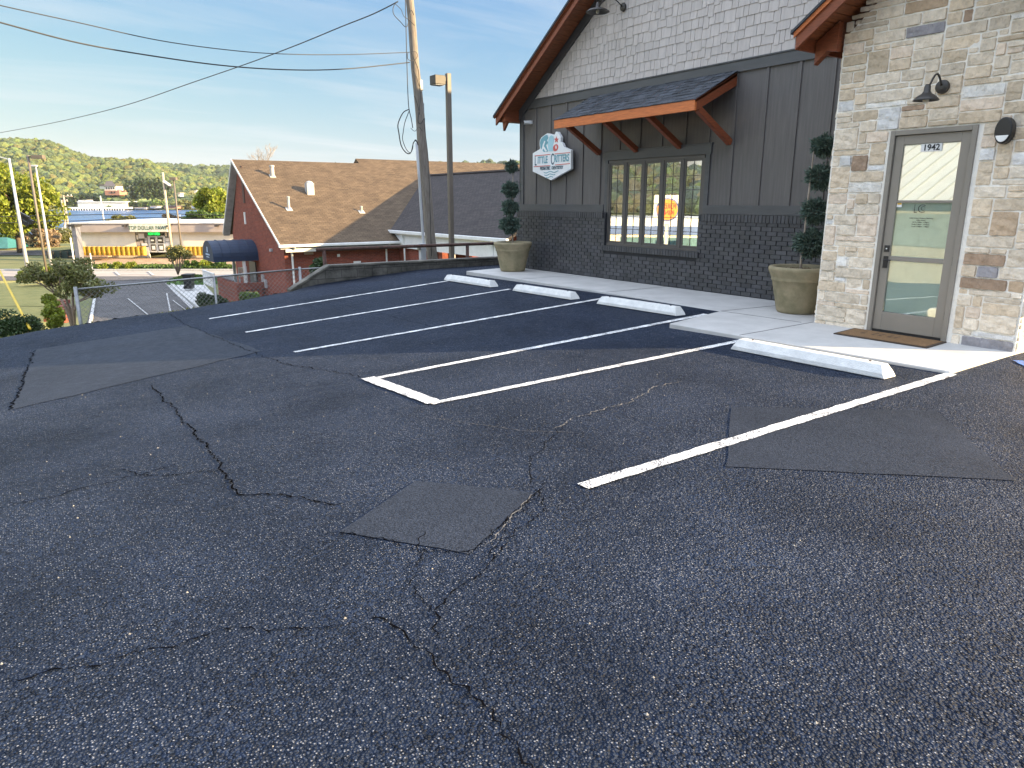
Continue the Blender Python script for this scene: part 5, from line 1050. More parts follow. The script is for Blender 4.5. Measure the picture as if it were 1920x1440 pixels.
shp('shrub', 'yellow shrub mass behind the crown of the fence side crepe myrtle', 100, 498, 512, 57, 52, M_leafy, 1800, 0.13)
for u, w, lab in ((196,26,'leftmost'),(222,24,'middle'),(248,27,'rightmost')): shp('shrub', f'{lab} of the three clipped mounds beside the road, left of the glass shop door', u, 491, 503, 69.5, w, M_leafy, 1300, 0.16, 'clipped mounds beside the road')
for i,(u,w,lab) in enumerate(((352,14,'nearest the small crepe myrtle'),(366,16,'second from the small crepe myrtle'),(387,26,'widest, just left of the brick building'),(412,24,'partly behind the brick building'))): shp('shrub', f'low green roadside mound, {lab}', u, 487, 499, 69.8, w, M_leafg if i != 2 else M_leafy, 900, 0.16, 'low mounds right of the island tree')
n = 5200; off = rng.uniform(offat(138,69.5),offat(430,69.5),n); dep = 69.2+rng.uniform(0,1.5,n); gg = np.outer(dep,np.array(FH))+np.outer(off,np.array(RT)); gg[:,2] = terr(gg[:,0],gg[:,1])+0.15+rng.uniform(0,.22,n)
tag(quadmesh('ground_cover', leaf_quads(gg,0.17,0,1.8), M_leafg, None, rtint(n)), kind='stuff')
for (u,v0,v1,D,w,mat,lab) in ((388,542,568,39,44,M_leafd,'dark shrub at the foot of the brick porch'),(412,553,572,38,30,M_leafd,'low dark shrub in front of the brick porch'),(470,545,565,31,44,M_leafg,'green shrub behind the fence post near the brick wall'),(605,472,512,22,46,M_leafd,'tall dark conifer shrub beside the rusty railing post')):
    shp('shrub', lab, u, v0, v1, D, w, mat, 2600, 0.075, None, 16)
# trees beyond the street
def tr(name, label, uc, vt, vb, D, wpx, vbase, mat, n, leaf, trunk=0.22, lumps=26, bark=M_bark, vol=0.5, lump_r=0.34, group=None):
    zt_, zb = P(uc,vt,D).z, P(uc,vb,D).z; w = wpx*D/1378/2; c = P(uc,(vt+vb)/2,D); base = FH*D+RT*offat(uc,D); gz_ = ground_at(base.x,base.y)
    return tree(name, label, (base.x,base.y,gz_), 0, (c.x,c.y,(zt_+zb)/2), (w,w,(zt_-zb)/2), mat, n, leaf, bark, 1, trunk, lumps, group, lump_r=lump_r, vol=vol)
tr('shade_tree', 'large yellow green tree at the left edge, behind the white pole', 22, 318, 440, 84, 165, 490, M_leafy, 13000, 0.32, 0.38, 46)
tr('shade_tree', 'small top of a yellow tree at the left edge above the large one', -22, 300, 345, 92, 85, 490, M_leafy, 5000, 0.32, 0.3, 16)
tr('shade_tree', 'bright yellow green tree behind the shop roof beside the brick gable', 404, 346, 422, 96, 74, 478, M_leafy, 8000, 0.30, 0.3, 26)
tr('shade_tree', 'lower spreading green tree left of the bright tree behind the shop', 385, 396, 425, 92, 66, 478, M_leafg, 4200, 0.28, 0.2, 18)
tr('shade_tree', 'round olive tree behind the shop, left of the sign', 229, 402, 424, 100, 48, 478, M_leafo, 3800, 0.28, 0.2, 16)
tr('shade_tree', 'brownish bare tree behind the shop sign', 322, 401, 424, 97, 44, 478, M_leafb, 2600, 0.24, 0.2, 16)
tr('shade_tree', 'low olive tree between the sign and the bright tree behind the shop', 352, 408, 424, 95, 34, 478, M_leafo, 2600, 0.26, 0.2, 12)
tr('shade_tree', 'brown half bare tree between the white and brown poles', 78, 418, 478, 95, 62, 490, M_leafb, 4200, 0.24, 0.22, 22)
tr('shade_tree', 'half bare greenish tree under the crossarm poles', 108, 424, 470, 105, 54, 490, M_leafo, 2600, 0.26, 0.2, 18)
tr('shade_tree', 'low green tree beside the teal roofed hut', 22, 430, 480, 108, 70, 490, M_leafg, 4200, 0.3, 0.2, 20)
# bare tree behind the brick roof
bt = P(497,330,75); t = thing('bare_tree', 'leafless pale tree rising behind the ridge of the brick building', 'tree', (bt.x,bt.y,-4)); mb = MB(); mb.tube([(bt.x,bt.y,-4.4),(bt.x,bt.y,0),(bt.x,bt.y,5.2)],[0.2,0.13,0.06],8); mb.build('trunk', M_barkl, t, smooth=True); mb = MB()
def twig(p, d, l, r, k):
    q = p+d*l; mb.tube([p,(p+q)/2+Vector((random.uniform(-1,1),random.uniform(-1,1),0))*l*.06,q],[r,r*.8,r*.55],4)
    if k:
        for _ in range(3): twig(p+d*l*random.uniform(.55,1), (d+Vector((random.uniform(-.8,.8),random.uniform(-.8,.8),random.uniform(-.1,.5)))).normalized(), l*.66, r*.55, k-1)
for i in range(7): a = i*0.9; twig(Vector((bt.x,bt.y,3.3+0.25*i)), Vector((math.cos(a)*.6,math.sin(a)*.6,1)).normalized(), 1.25, 0.05, 4)
mb.build('branches', M_barkl, t)
# ------------------------------------------------------------------ the shop across the street
DS = 76.7
def VF(o, D, z): p = FH*D+RT*o; return (p.x,p.y,z)
def vbox(mb, o0, o1, D0, D1, z0, z1): return mb.obox(FH*((D0+D1)/2)+RT*((o0+o1)/2)+Vector((0,0,(z0+z1)/2)), RT, FH, (0,0,1), abs(o1-o0)/2, abs(D1-D0)/2, abs(z1-z0)/2)
def zat(v, D): return P(960,v,D).z
O = lambda u: offat(u, DS)
Z = lambda v: zat(v, DS)
M_cream = pmat('cream render',(0.86,0.80,0.66),0.8,0.06,0.6); M_fas = pmat('tan fascia',(0.44,0.37,0.33),0.7,0.06,0.8); M_green = pmat('green letters',(0.035,0.12,0.06),0.5)
sh = thing('shop', 'long low cream shop with a tan fascia across the street', 'building', VF(O(280),DS+5,-4.25))
zg = -4.3; zr = Z(419)
mb = MB(); vbox(mb,O(134),O(245),DS,DS+0.2,zg,Z(435)); vbox(mb,O(315),O(470),DS,DS+0.2,zg,Z(435)); vbox(mb,O(134),O(134)+0.2,DS+.2,DS+22,zg,Z(435)); vbox(mb,O(470)-.2,O(470),DS+.2,DS+22,zg,Z(435)); vbox(mb,O(134),O(470),DS+22,DS+22.2,zg,Z(435)); mb.build('wall', M_cream, sh)
mb = MB(); vbox(mb,O(131),O(471),DS-0.6,DS+22.6,zr,zr+0.10); mb.build('roof', M_white, sh)
mb = MB(); vbox(mb,O(131.5),O(470),DS-0.5,DS-0.3,Z(435),zr); vbox(mb,O(131.5),O(131.5)+.2,DS-0.3,DS+22,Z(435),zr); mb.build('fascia', M_fas, sh)
mb = MB(); vbox(mb,O(244),O(314),DS-0.85,DS-0.5,Z(434),Z(420)); vbox(mb,O(244),O(314),DS-0.5,DS,Z(434.5),Z(434)); shs = mb.build('sign_box', pmat('ivory sign',(0.74,0.72,0.60),0.5), sh)
tx = VF(O(279.5),DS-0.87,Z(427)); text_mesh('TOP DOLLAR PAWN', 0.56, tx, RT, (0,0,1), M_green, shs, sx=0.80, bold=0.006)
M_wdark = pmat('shop glass',(0.05,0.05,0.05),0.15,0.4,2.0); M_frame = pmat('shop frame',(0.70,0.69,0.64),0.5)
def pane(u0,v0,u1,v1,name,mat,dz=0.0,par=None): mb = MB(); vbox(mb,O(u0),O(u1),DS+0.05-dz,DS+0.08-dz,Z(v1),Z(v0)); return mb.build(name,mat,par or sh)
w1 = pane(245,435,268,463,'window',M_wdark); w2 = pane(301,435,315,463,'window',M_wdark); pane(268,442,301,473,'door_frame',M_frame,0.02)
mb = MB(); vbox(mb,O(245),O(268),DS,DS+.2,zg,Z(463)); vbox(mb,O(301),O(315),DS,DS+.2,zg,Z(463)); mb.build('lower_wall', M_frame, sh)
for u0,u1 in ((272,283),(286,298)):
    d_ = pane(u0,444,u1,473,'shop_door',M_frame,0.05); pane(u0+.8,445,u1-.8,456,'door_pane',M_wdark,0.08,d_); pane(u0+.8,458,u1-.8,470,'door_pane',M_wdark,0.08,d_); pane(u0+2.5,449,u1-3.5,452,'notice',M_white,0.11,d_); pane(u0+3,461,u1-2.5,468,'notice',M_white,0.11,d_)
led = pane(269.5,434.6,294.5,442.4,'led_sign',M_black,0.12); mb_m = pmat('green light',(0.0,0.6,0.1),0.5,0,emis=((0.03,0.9,0.12),0.45))
text_mesh('NOW OPEN', 0.36, VF(O(282),DS-0.09,Z(438.6)), RT, (0,0,1), mb_m, led, sx=0.62, bold=0.02)
for (u0,v0,u1,v1,m_) in ((251,438,262,447,M_white),(247,441,250,449,M_cream),(253,451,258,456,M_fas),(262,446,267,455,M_yl),(255,456,266,461,M_white),(246,453,252,461,M_fas)): pane(u0,v0,u1,v1,'window_poster',m_,0.03,w1)
for (u0,v0,u1,v1,m_) in ((302,436,305,443,M_cream),(308,435.5,313,444,M_white),(301.5,446,314.5,453,M_frame),(301.5,454,314.5,462,M_white)): pane(u0,v0,u1,v1,'window_poster',m_,0.03,w2)
for u in (236,319,409): mb = MB(); vbox(mb,O(u)-.25,O(u)+.05,DS-1.0,DS-0.6,Z(424.5),Z(421.5)); mb.tube([VF(O(u),DS-.6,Z(422)),VF(O(u)+.2,DS-.5,Z(421))],.04,5); mb.build('flood_light', M_bronze, sh)
bar = None
def barrel(u, label, grp):
    global bar
    loc = Vector(VF(O(u),DS-0.75,0)); loc.z = ground_at(loc.x,loc.y)+0.0; zc = Z(477)
    loc.z = max(loc.z, zc-0.05)
    if bar is None:
        bar = thing('barrel', label, 'barrel', loc, grp); mb = MB(); prof = [(0.235,0.0)]
        for k in range(1,19): prof.append((0.25+0.010*(1 if k%6==0 else 0), 0.05*k))
        prof += [(0.225,0.92),(0.02,0.93)]; mb.lathe(prof, loc, 18); mb.build('drum', M_drum, bar, smooth=True)
        mb = MB(); mb.lathe([(0.255,0.875),(0.265,0.89),(0.255,0.915),(0.23,0.92)], loc, 18); mb.build('rim', M_drum, bar, smooth=True); return bar
    r = copy_thing(bar, loc, label); r['group'] = grp; return r
M_drum = pmat('mustard drum',(0.55,0.32,0.035),0.5,0.08,3)
ORD = ['nearest','second','third','fourth','fifth','sixth','seventh','eighth','ninth','tenth','eleventh','twelfth','thirteenth','farthest']
for i in range(14): barrel(144.5+i*9.25, f'mustard drum left of the shop door, {ORD[13-i]} from the door', 'yellow drums left of the shop door')
for i in range(13): barrel(313+i*8.3, f'mustard drum right of the shop door, {ORD[i]} from the door', 'yellow drums right of the shop door')
mb = MB(); vbox(mb,O(144)-0.5,O(208),DS-2.0,DS-1.2,Z(479.5),Z(477.6)); tag(mb.build('loading_ledge', M_soil, None), 'thin brown ledge in front of the left row of yellow drums', 'ledge')
# dumpster enclosure
de = thing('dumpster_enclosure', 'dark slatted dumpster enclosure left of the shop', 'enclosure', VF(offat(100,78),78,-4.4))
for (u0,u1,D0,D1) in ((73,127,76.5,76.6),(73,73.8,76.6,81),(126.5,127,76.6,81)): mb = MB(); vbox(mb,offat(u0,76.5),offat(u1,76.5),D0,D1,-4.4,zat(472,76.5)); mb.build('slat_panel', pmat('dark green slats',(0.025,0.045,0.04),0.6,0.3,6,0.5,20,stretch=(6,6,.3)), de)
for u in (73,84,98,112,127): mb = MB(); vbox(mb,offat(u,76.4)-.05,offat(u,76.4)+.05,76.35,76.45,-4.4,zat(471,76.5)); mb.build('post', M_bronze, de)
sb = thing('street_box', 'tall dark utility box at the left corner of the shop', 'box', VF(offat(131,74),74,-4.4)); mb = MB(); vbox(mb,offat(126,74),offat(134,74),74,74.8,-4.5,zat(424,74)); mb.build('box_body', pmat('grey slate panel',(0.16,0.17,0.21),0.6), sb)
mb = MB(); vbox(mb,offat(123,74),offat(136,74),73.7,75,zat(425,74),zat(421,74)); mb.build('cap', M_bronze, sb)
hut = thing('small_building', 'small cream hut with a teal hip roof at the left edge of the photo', 'building', VF(offat(-5,92),92,-4.3))
mb = MB(); vbox(mb,offat(-80,90),offat(-2,90),90,94,-4.4,zat(465,90)); mb.build('wall', M_cream, hut)
c0_, c1_ = offat(-84,89.5), offat(2,89.5); zz0 = zat(465,90); mb = MB(); q = [Vector(VF(c0_,89.3,zz0)),Vector(VF(c1_,89.3,zz0)),Vector(VF(c1_,94.7,zz0)),Vector(VF(c0_,94.7,zz0))]; r0_,r1_ = Vector(VF(c0_+1.8,92.1,zz0+1.2)),Vector(VF(c1_-1.8,92.1,zz0+1.2)); mb.poly([q[0],q[1],r1_,r0_]); mb.poly([q[1],q[2],r1_]); mb.poly([q[2],q[3],r0_,r1_]); mb.poly([q[3],q[0],r0_]); mb.build('roof', pmat('teal roof',(0.03,0.16,0.14),0.5), hut)
mb = MB(); vbox(mb,offat(20,90)-.1,offat(31,90),90,90.1,zat(478,90),zat(477,90)); vbox(mb,offat(31,90),offat(31,90)+.12,90,90.1,-4.4,zat(477,90)); mb.build('rail', M_white, hut)
# ------------------------------------------------------------------ poles beyond
def pole(name, label, cat, u0, v0, D, r0, r1, vtop, utop, mat, extra=None):
    top_ = P(utop,vtop,D); o0 = offat(u0,D); x, y = FH.x*D+RT.x*o0, FH.y*D+RT.y*o0
    t = thing(name, label, cat, (top_.x,top_.y,ground_at(top_.x,top_.y))); mb = MB(); g_ = ground_at(top_.x,top_.y)-.2
    mb.tube([(top_.x,top_.y,g_),(top_.x,top_.y,(g_+top_.z)/2),top_],[r0,(r0+r1)/2,r1],12); mb.build('pole', mat, t, smooth=True)
    if extra: extra(t, top_)
    return t
M_paleg = pmat('pale grey steel',(0.52,0.53,0.53),0.5,0.05,3,metal=0.2)
def ex_arm(t, tp): mb = MB(); mb.tube([tp+Vector((0,0,-.1)), tp-RT*2.4+Vector((0,0,.55)), tp-RT*4.5+Vector((0,0,1.15))],0.04,6); mb.build('mast_arm', M_paleg, t)
pole('signal_pole', 'tall tapering white steel pole at the far left', 'pole', 55, 502, 66, 0.17, 0.09, 297, 17, M_paleg, ex_arm)
def ex_box(t, tp): mb = MB(); c = tp+RT*0.75+Vector((0,0,-.12)); mb.obox(c,RT,FH,(0,0,1),0.42,0.2,0.13); mb.build('lamp_head', M_lampbr, t, bevel=.01); mb = MB(); mb.obox(tp+RT*0.2+Vector((0,0,-.12)),RT,FH,(0,0,1),0.16,.05,.05); mb.build('arm', M_bronze, t)
pole('box_head_lamp', 'brown square lamp post with a box head, between the two pale poles', 'lamp post', 87, 520, 55, 0.085, 0.085, 291, 52, M_lampbr, ex_box)
def ex_cob(t, tp): mb = MB(); mb.obox(tp-RT*0.2+Vector((0,0,.05)),RT,FH,(0,0,1),0.32,.14,.08); mb.build('lamp_head', M_paleg, t, bevel=.04); mb = MB(); mb.obox(tp+RT*0.9-Vector((0,0,6.3)),RT,FH,(0,0,1),0.3,.12,.1); mb.build('side_bracket', M_bronze, t)
pole('street_lamp', 'pale tapering street lamp with a small rounded head', 'lamp post', 99, 497, 68, 0.15, 0.06, 312, 67, M_paleg, ex_cob)
M_woodp = pmat('pale pole wood',(0.46,0.38,0.29),0.85,0.1,5)
def ex_cross(w, dz=0.0):
    def f(t, tp):
        mb = MB(); mb.obox(tp-Vector((0,0,.15+dz)),RT,FH,(0,0,1),w,.07,.07); mb.build('crossarm', M_woodp, t)
        for k in (-.9,-.5,.5,.9): mb = MB(); mb.lathe([(0.03,0),(0.07,.05),(0.05,.14),(0.02,.17)], tp+RT*w*k-Vector((0,0,.08+dz)), 8); mb.build('insulator', M_white, t)
        for k in (-1,1): mb = MB(); mb.tube([tp+RT*0.45*k-Vector((0,0,5.2)),tp+RT*0.45*k-Vector((0,0,4.1))],0.27,12); mb.build('transformer', M_paleg, t)
    return f
pole('utility_pole', 'wooden pole with the higher crossarm, behind the shop corner', 'utility pole', 122, 470, 108, 0.16, 0.12, 366, 119, M_woodp, ex_cross(1.25))
pole('utility_pole', 'wooden pole with the lower, shorter crossarm, behind the shop corner', 'utility pole', 118, 470, 112, 0.15, 0.12, 375, 115.5, M_woodp, ex_cross(0.9))
pole('utility_pole', 'thin leaning pale pole rising behind the shop roof left of the sign', 'pole', 196, 440, 100, 0.11, 0.08, 367, 188, M_paleg)
def ex_cam(t, tp): 
    for k in (0,1): mb = MB(); c = tp+RT*(0.28+.12*k)-Vector((0,0,1.0+.22*k)); mb.obox(c,RT+Vector((0,0,-.7)),FH,(.5,0,1),.34,.22,.07); mb.build('flood_light', M_bronze if k else M_paleg, t)
pole('utility_pole', 'pale wooden pole in front of the shop sign with angled floodlights', 'utility pole', 320, 495, 70.5, 0.15, 0.10, 323, 305, M_woodp, ex_cam)
def ex_box2(t, tp): mb = MB(); mb.obox(tp+Vector((0,0,-.1)),RT,FH,(0,0,1),0.30,.2,.13); mb.build('lamp_head', M_lampbr, t)
pole('box_head_lamp', 'brown lamp post with a square head in front of the right half of the shop', 'lamp post', 340, 490, 71.5, 0.085, 0.075, 333, 325, M_lampbr, ex_box2)
pole('utility_pole', 'short stubby white pole top behind the shop roof', 'pole', 338, 440, 99, 0.13, 0.13, 402, 337, M_white)
pole('sign_post', 'thin pale post beside the kerb near the drums', 'post', 172, 503, 69, 0.05, 0.05, 475, 169, M_white)
pole('guy_post', 'white bollard post at the left end of the shop', 'post', 136, 505, 69, 0.07, 0.07, 446, 132, M_white)
# guy wire guard
g0_, g1_ = P(37,580,19.5), P(-14,482,23.5); gy = thing('guy_wire_guard', 'yellow plastic guy wire guard leaning above the hedge at the far left', 'guy wire', g0_); mb = MB(); mb.tube([g0_+(g0_-g1_)*.3,g0_,(g0_+g1_)/2,g1_],0.033,8); mb.build('guard', pmat('guard yellow',(0.62,0.42,0.02),0.5,.03), gy, smooth=True)
mb = MB(); mb.tube([g1_, g1_+(g1_-g0_)*2.2],0.008,5); mb.build('wire', M_cable, gy)
# traffic wires and signal heads
def far_wire(label, pix, D, r=0.035):
    mb = MB(); mb.tube([P(u,v,D) for u,v in pix], r, 5); tag(mb.build('street_wire', M_cable, None), label, 'overhead wire', 'wires along the street')
far_wire('upper wire along the street across the lake view', [(-80,408),(40,405),(150,403),(300,400.5),(440,404)], 73.5)
far_wire('lower wire along the street just above the shop roof', [(-80,419),(30,417.5),(150,414),(260,408),(420,410)], 73)
far_wire('thin pale wire crossing in front of the far shore', [(100,371),(220,381),(330,382.5),(420,382)], 110, 0.02)
for i,(u,v,lab) in enumerate(((45,405,'upper'),(52,412,'lower right'),(44,417,'lower left'))):
    c = P(u,v,73); s_ = thing('traffic_signal', f'black traffic signal head seen from behind beside the white pole, {lab} one', 'traffic signal', c, 'traffic signals hung over the street'); mb = MB(); mb.obox(c,(RT*0.85+Vector((0,0,-.5))),FH,(RT*0.5+Vector((0,0,.85))),0.55,.12,.2); mb.build('housing', M_black, s_, bevel=.02)
    mb = MB()
    for k in (-1,0,1): cc_ = c+(RT*0.85+Vector((0,0,-.5)))*0.37*k; mb.lathe([(0.13,0),(0.14,.25),(.12,.25),(.11,0)], cc_+Vector((0,0,0)), 12, tuple(FH))
    mb.build('visor', M_black, s_)
# ------------------------------------------------------------------ lake, far shore, hills
tagw = MB(); M_water = pmat('lake water',(0.02,0.085,0.24),0.25,0.15,0.02,0.6,0.35,bdist=0.3,stretch=(1,1,1)); 
tagw.poly([VF(-1500,150,-6.6),VF(1500,150,-6.6),VF(1500,760,-6.6),VF(-1500,760,-6.6)]); tag(tagw.build('lake', M_water), kind='structure')
RU = [-1400,-900,-500,-200,0,60,110,140,170,200,240,282,315,365,440,600,1000,1500]; RV = [300,290,284,278,279,279,282,293,307,312,313,313,328,340,346,349,352,354]
FU = [-1400,-300,0,200,260,320,365,406,440,700,940,1500]; FV = [318,318,318,318,320,322,323,325,324,322,318,324]
def hill_h(u, D, D0, D1, RU_, RV_, zb):
    v = np.interp(u, RU_, RV_); zt_ = CZ + (377-v)*D1/1335*1.0; t = smooth(D0, D1, D)**0.8; return zb + (zt_-zb)*t
def hill(name, D0, D1, RU_, RV_, zb, nu, nd):
    us = np.linspace(-1400,1500,nu); ds = np.concatenate([np.linspace(D0,D1,nd), [D1*1.15,D1*1.4]]); mb = MB()
    for D in ds:
        for u in us:
            h = float(hill_h(u, min(D,D1), D0, D1, RU_, RV_, zb)); 
            if D > D1: h = h-(D-D1)*0.25
            p = FH*D+RT*offat(u,D); mb.v.append((p.x,p.y,h+ (3*math.sin(u*0.05+D*.03) if D0<D<D1 else 0)))
    for j in range(len(ds)-1):
        for i in range(nu-1): k = j*nu+i; mb.face([k,k+1,k+nu+1,k+nu])
    return tag(mb.build(name, pmat('hill floor',(0.07,0.09,0.03),0.95,0.3,0.02), smooth=True), kind='structure')
hill('hills', 745, 1120, RU, RV, -7.5, 150, 22); hill('far_hills', 1250, 1800, FU, FV, -5, 90, 10)
mb = MB(); mb.poly([VF(-1500,690,-6.3),VF(1500,690,-6.3),VF(1500,760,-5.2),VF(-1500,760,-5.2)]); tag(mb.build('far_shore', pmat('far grass',(0.20,0.21,0.07),0.95,0.2,0.02)), kind='structure')
# one icosphere turned into thousands of tree crowns (a far-off wood)
bm = bmesh.new(); bmesh.ops.create_icosphere(bm, subdivisions=2, radius=1); iv = np.array([v_.co[:] for v_ in bm.verts]); itri = np.array([[v_.index for v_ in f.verts] for f in bm.faces]); bm.free()
M_wood = pmat('woodland canopy',(0.100,0.112,0.044),0.95,0.25,0.45,1.0,0.9,tint=True,bdist=1.2,detail=8)
def canopy(name, n, D0, D1, RU_, RV_, zb, u0, u1, r0, r1, cols):
    d = np.sqrt(rng.uniform(D0**2, D1**2, n)); u = rng.uniform(u0,u1,n); h = hill_h(u, d, D0, D1, RU_, RV_, zb); o = (u-960)/1378*d
    c = np.outer(d, np.array(FH)) + np.outer(o, np.array(RT)); r = rng.uniform(r0,r1,n)*rng.choice([0.7,1,1.2],n); c[:,2] = h + r*0.35
    keep = (d > D0+25) | (rng.uniform(size=n) < 0.5)
    c, r, u, d = c[keep], r[keep], u[keep], d[keep]; n = len(c)
    nz = rng.uniform(0.72,1.22,(n,len(iv))); sc3 = rng.uniform(0.85,1.2,(n,3)); V = c[:,None,:] + iv[None]*(nz*r[:,None])[:,:,None]*sc3[:,None,:]
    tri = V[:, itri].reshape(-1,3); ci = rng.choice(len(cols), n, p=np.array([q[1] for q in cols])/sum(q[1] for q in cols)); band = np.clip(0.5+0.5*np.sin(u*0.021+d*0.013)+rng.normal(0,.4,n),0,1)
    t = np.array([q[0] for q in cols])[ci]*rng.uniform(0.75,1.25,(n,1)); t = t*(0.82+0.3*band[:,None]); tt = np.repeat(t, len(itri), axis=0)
    return tag(quadmesh(name, tri, M_wood, None, tt, nper=3), kind='stuff')
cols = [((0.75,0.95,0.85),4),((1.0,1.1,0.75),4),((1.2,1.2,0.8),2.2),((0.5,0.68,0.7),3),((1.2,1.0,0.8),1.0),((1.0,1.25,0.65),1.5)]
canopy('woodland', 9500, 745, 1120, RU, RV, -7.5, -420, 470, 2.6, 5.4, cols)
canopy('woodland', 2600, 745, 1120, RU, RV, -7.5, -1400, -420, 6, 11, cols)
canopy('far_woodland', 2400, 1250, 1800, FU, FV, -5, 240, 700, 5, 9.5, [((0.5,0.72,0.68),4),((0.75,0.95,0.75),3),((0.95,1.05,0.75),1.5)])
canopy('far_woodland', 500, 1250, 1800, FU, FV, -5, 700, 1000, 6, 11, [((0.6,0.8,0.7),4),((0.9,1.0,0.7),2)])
for i,(u,v,w,h,D,mt,lab) in enumerate(((262,384,52,9,700,M_leafd,'dark tree clump on the shore right of the marina'),(205,392,14,13,690,M_leafg,'round tree at the right end of the marina roofs'),(293,385,44,14,705,M_leafg,'green trees on the shore in front of the meadow'),(352,383,60,14,708,M_leafo,'olive trees on the shore left of the bright tree'),(150,372,90,14,735,M_leafd,'dark trees behind the long marina shed'),(275,345,90,44,735,M_leafd,'dark grove right of the big house on the hill'),(70,385,90,14,715,M_leafo,'tree line on the far shore behind the white pole'))):
    c = P(u,v,D); shrub('shore_trees', lab, (c.x,c.y,P(u,v+h/2,D).z), w*D/2756, 12, h*D/1335, mt, 2600, 2.0, 'tree clumps on the far shore', 24, 'tree clump')
# marina and houses
mr_ = thing('marina_shed', 'long cream boat shed on the far shore of the lake', 'building', P(190,388,690)); 
def fbox(par, name, u0, v0, u1, v1, D, dep, mat): mb = MB(); vbox(mb,offat(u0,D),offat(u1,D),D,D+dep,zat(v1,D),zat(v0,D)); return mb.build(name, mat, par)
fbox(mr_,'wall',145,379,236,388.5,690,18,M_cream); fbox(mr_,'roof',144,377.5,237,379,689,20,M_white)
fbox(mr_,'roof_end',147,375,163,377.6,689,10,M_white)
dk = thing('covered_dock', 'white roofed boat dock with dark slips on the lake', 'dock', P(180,394,672)); fbox(dk,'roof',125,388.5,233,391.5,672,14,M_white); fbox(dk,'dark_slips',127,392,231,395.5,674,8,pmat('dark slip',(0.05,0.045,0.05),0.8,0.3,0.2))
for i in range(22): fbox(dk,'piling',128+i*4.8,391.5,128.9+i*4.8+random.uniform(0,1.2),396,671.5,1,M_white)
hs = thing('hillside_house', 'big cream house with dark hip roof and red brick base on the hill', 'house', P(206,358,800))
fbox(hs,'wall',199,349,221,357,800,14,M_cream); fbox(hs,'brick_base',199,357,226,366,798,16,pmat('salmon brick',(0.42,0.2,0.14),0.8)); fbox(hs,'wing',191,348,200,354,802,10,M_cream)
D=799; mb = MB(); r_ = [Vector(VF(offat(198,D),D,zat(349,D))),Vector(VF(offat(222,D),D,zat(349,D))),Vector(VF(offat(222,D+14),D+14,zat(349,D))),Vector(VF(offat(198,D+14),D+14,zat(349,D)))]; a1,a2 = Vector(VF(offat(205,D+7),D+7,zat(339,D))),Vector(VF(offat(215,D+7),D+7,zat(339,D))); mb.poly([r_[0],r_[1],a2,a1]); mb.poly([r_[1],r_[2],a2]); mb.poly([r_[2],r_[3],a1,a2]); mb.poly([r_[3],r_[0],a1]); M_dr = pmat('slate roof',(0.10,0.085,0.085),0.8); mb.build('roof', M_dr, hs)
fbox(hs,'wing_roof',190,345.5,201,348,801,12,M_dr)
for u in (202,206.5,211,215.5): fbox(hs,'window',u,351,u+2,354.5,799.5,0.4,M_wdark)
for u in (210,216): fbox(hs,'window',u,359,u+2.5,362,797.5,0.4,M_wdark)
for i,(u,v,w,h,D,lab) in enumerate(((246,351,12,3,800,'pale low house right of the big hillside house'),(262,391,22,2.5,689,'white sheds on the shore right of the marina'),(287,389,13,3,690,'white boat house on the shore in front of the meadow'),(319,389,26,4,690,'reddish house on the shore under the floodlight pole'),(372,389,28,3.5,692,'pale building on the shore left of the bright tree'),(382,366,4,5,790,'narrow white house among trees near the bright tree'),(368,360,3,4,800,'tiny white gable among the trees left of the bright tree'),(337,366,4,5,780,'tiny pale house among trees behind the square lamp head'))):
    hh = thing('shore_house', lab, 'house', P(u,v,D), 'houses on the far shore'); fbox(hh,'wall',u-w/2,v-h*.5,u+w/2,v+h*.5,D,8,M_white if i != 3 else pmat('salmon brick',(0.42,0.2,0.14),0.8)); fbox(hh,'roof',u-w/2-.4,v-h*.95,u+w/2+.4,v-h*.5,D-1,10,M_dr if i in (3,5) else M_fas)
mb = MB(); D=735; mb.poly([VF(offat(255,D),D,zat(385,D)),VF(offat(312,D),D,zat(385,D)),VF(offat(310,D+30),D+30,zat(371,D+30)),VF(offat(262,D+30),D+30,zat(373,D+30))]); tag(mb.build('meadow', pmat('meadow',(0.26,0.28,0.07),0.95,0.15,0.03)), kind='structure')
# ------------------------------------------------------------------ across the other street: seen in the window and door glass
rs = thing('restaurant', 'cream restaurant with a blue band, seen mirrored in the casement window', 'building', (-46,56,-4.5))
def wbox(par, name, c, L, hD, z0, z1, mat, ang): a = Vector((math.cos(ang),math.sin(ang),0)); mb = MB(); mb.obox((c[0],c[1],(z0+z1)/2),a,a.cross(Vector((0,0,1))),(0,0,1),L/2,hD/2,(z1-z0)/2); return mb.build(name, mat, par)
an = math.radians(50)
wbox(rs,'wall',(-46,56),46,14,-5,-0.3,M_cream,an); wbox(rs,'blue_band',(-46,56),46.4,14.4,-1.9,-1.0,pmat('blue band',(0.08,0.15,0.36),0.5),an); wbox(rs,'white_band',(-46,56),46.3,14.3,-1.0,-0.2,M_white,an); wbox(rs,'window',(-46,56),20,14.2,-4.3,-2.2,pmat('teal glass',(0.12,0.22,0.25),0.2),an); wbox(rs,'red_canopy',(-54,42),5,18,-3.0,-1.3,pmat('red panel',(0.45,0.03,0.05),0.5),an)
si = thing('restaurant_sign', 'round orange and red burger sign on a pole, mirrored in the casement window', 'sign', (-26,45,-4.5))
c = Vector((-25.5,44,0.9)); mb = MB(); mb.tube([(c.x,c.y,-5),(c.x,c.y,-0.2)],0.15,8); mb.build('pole', M_white, si)
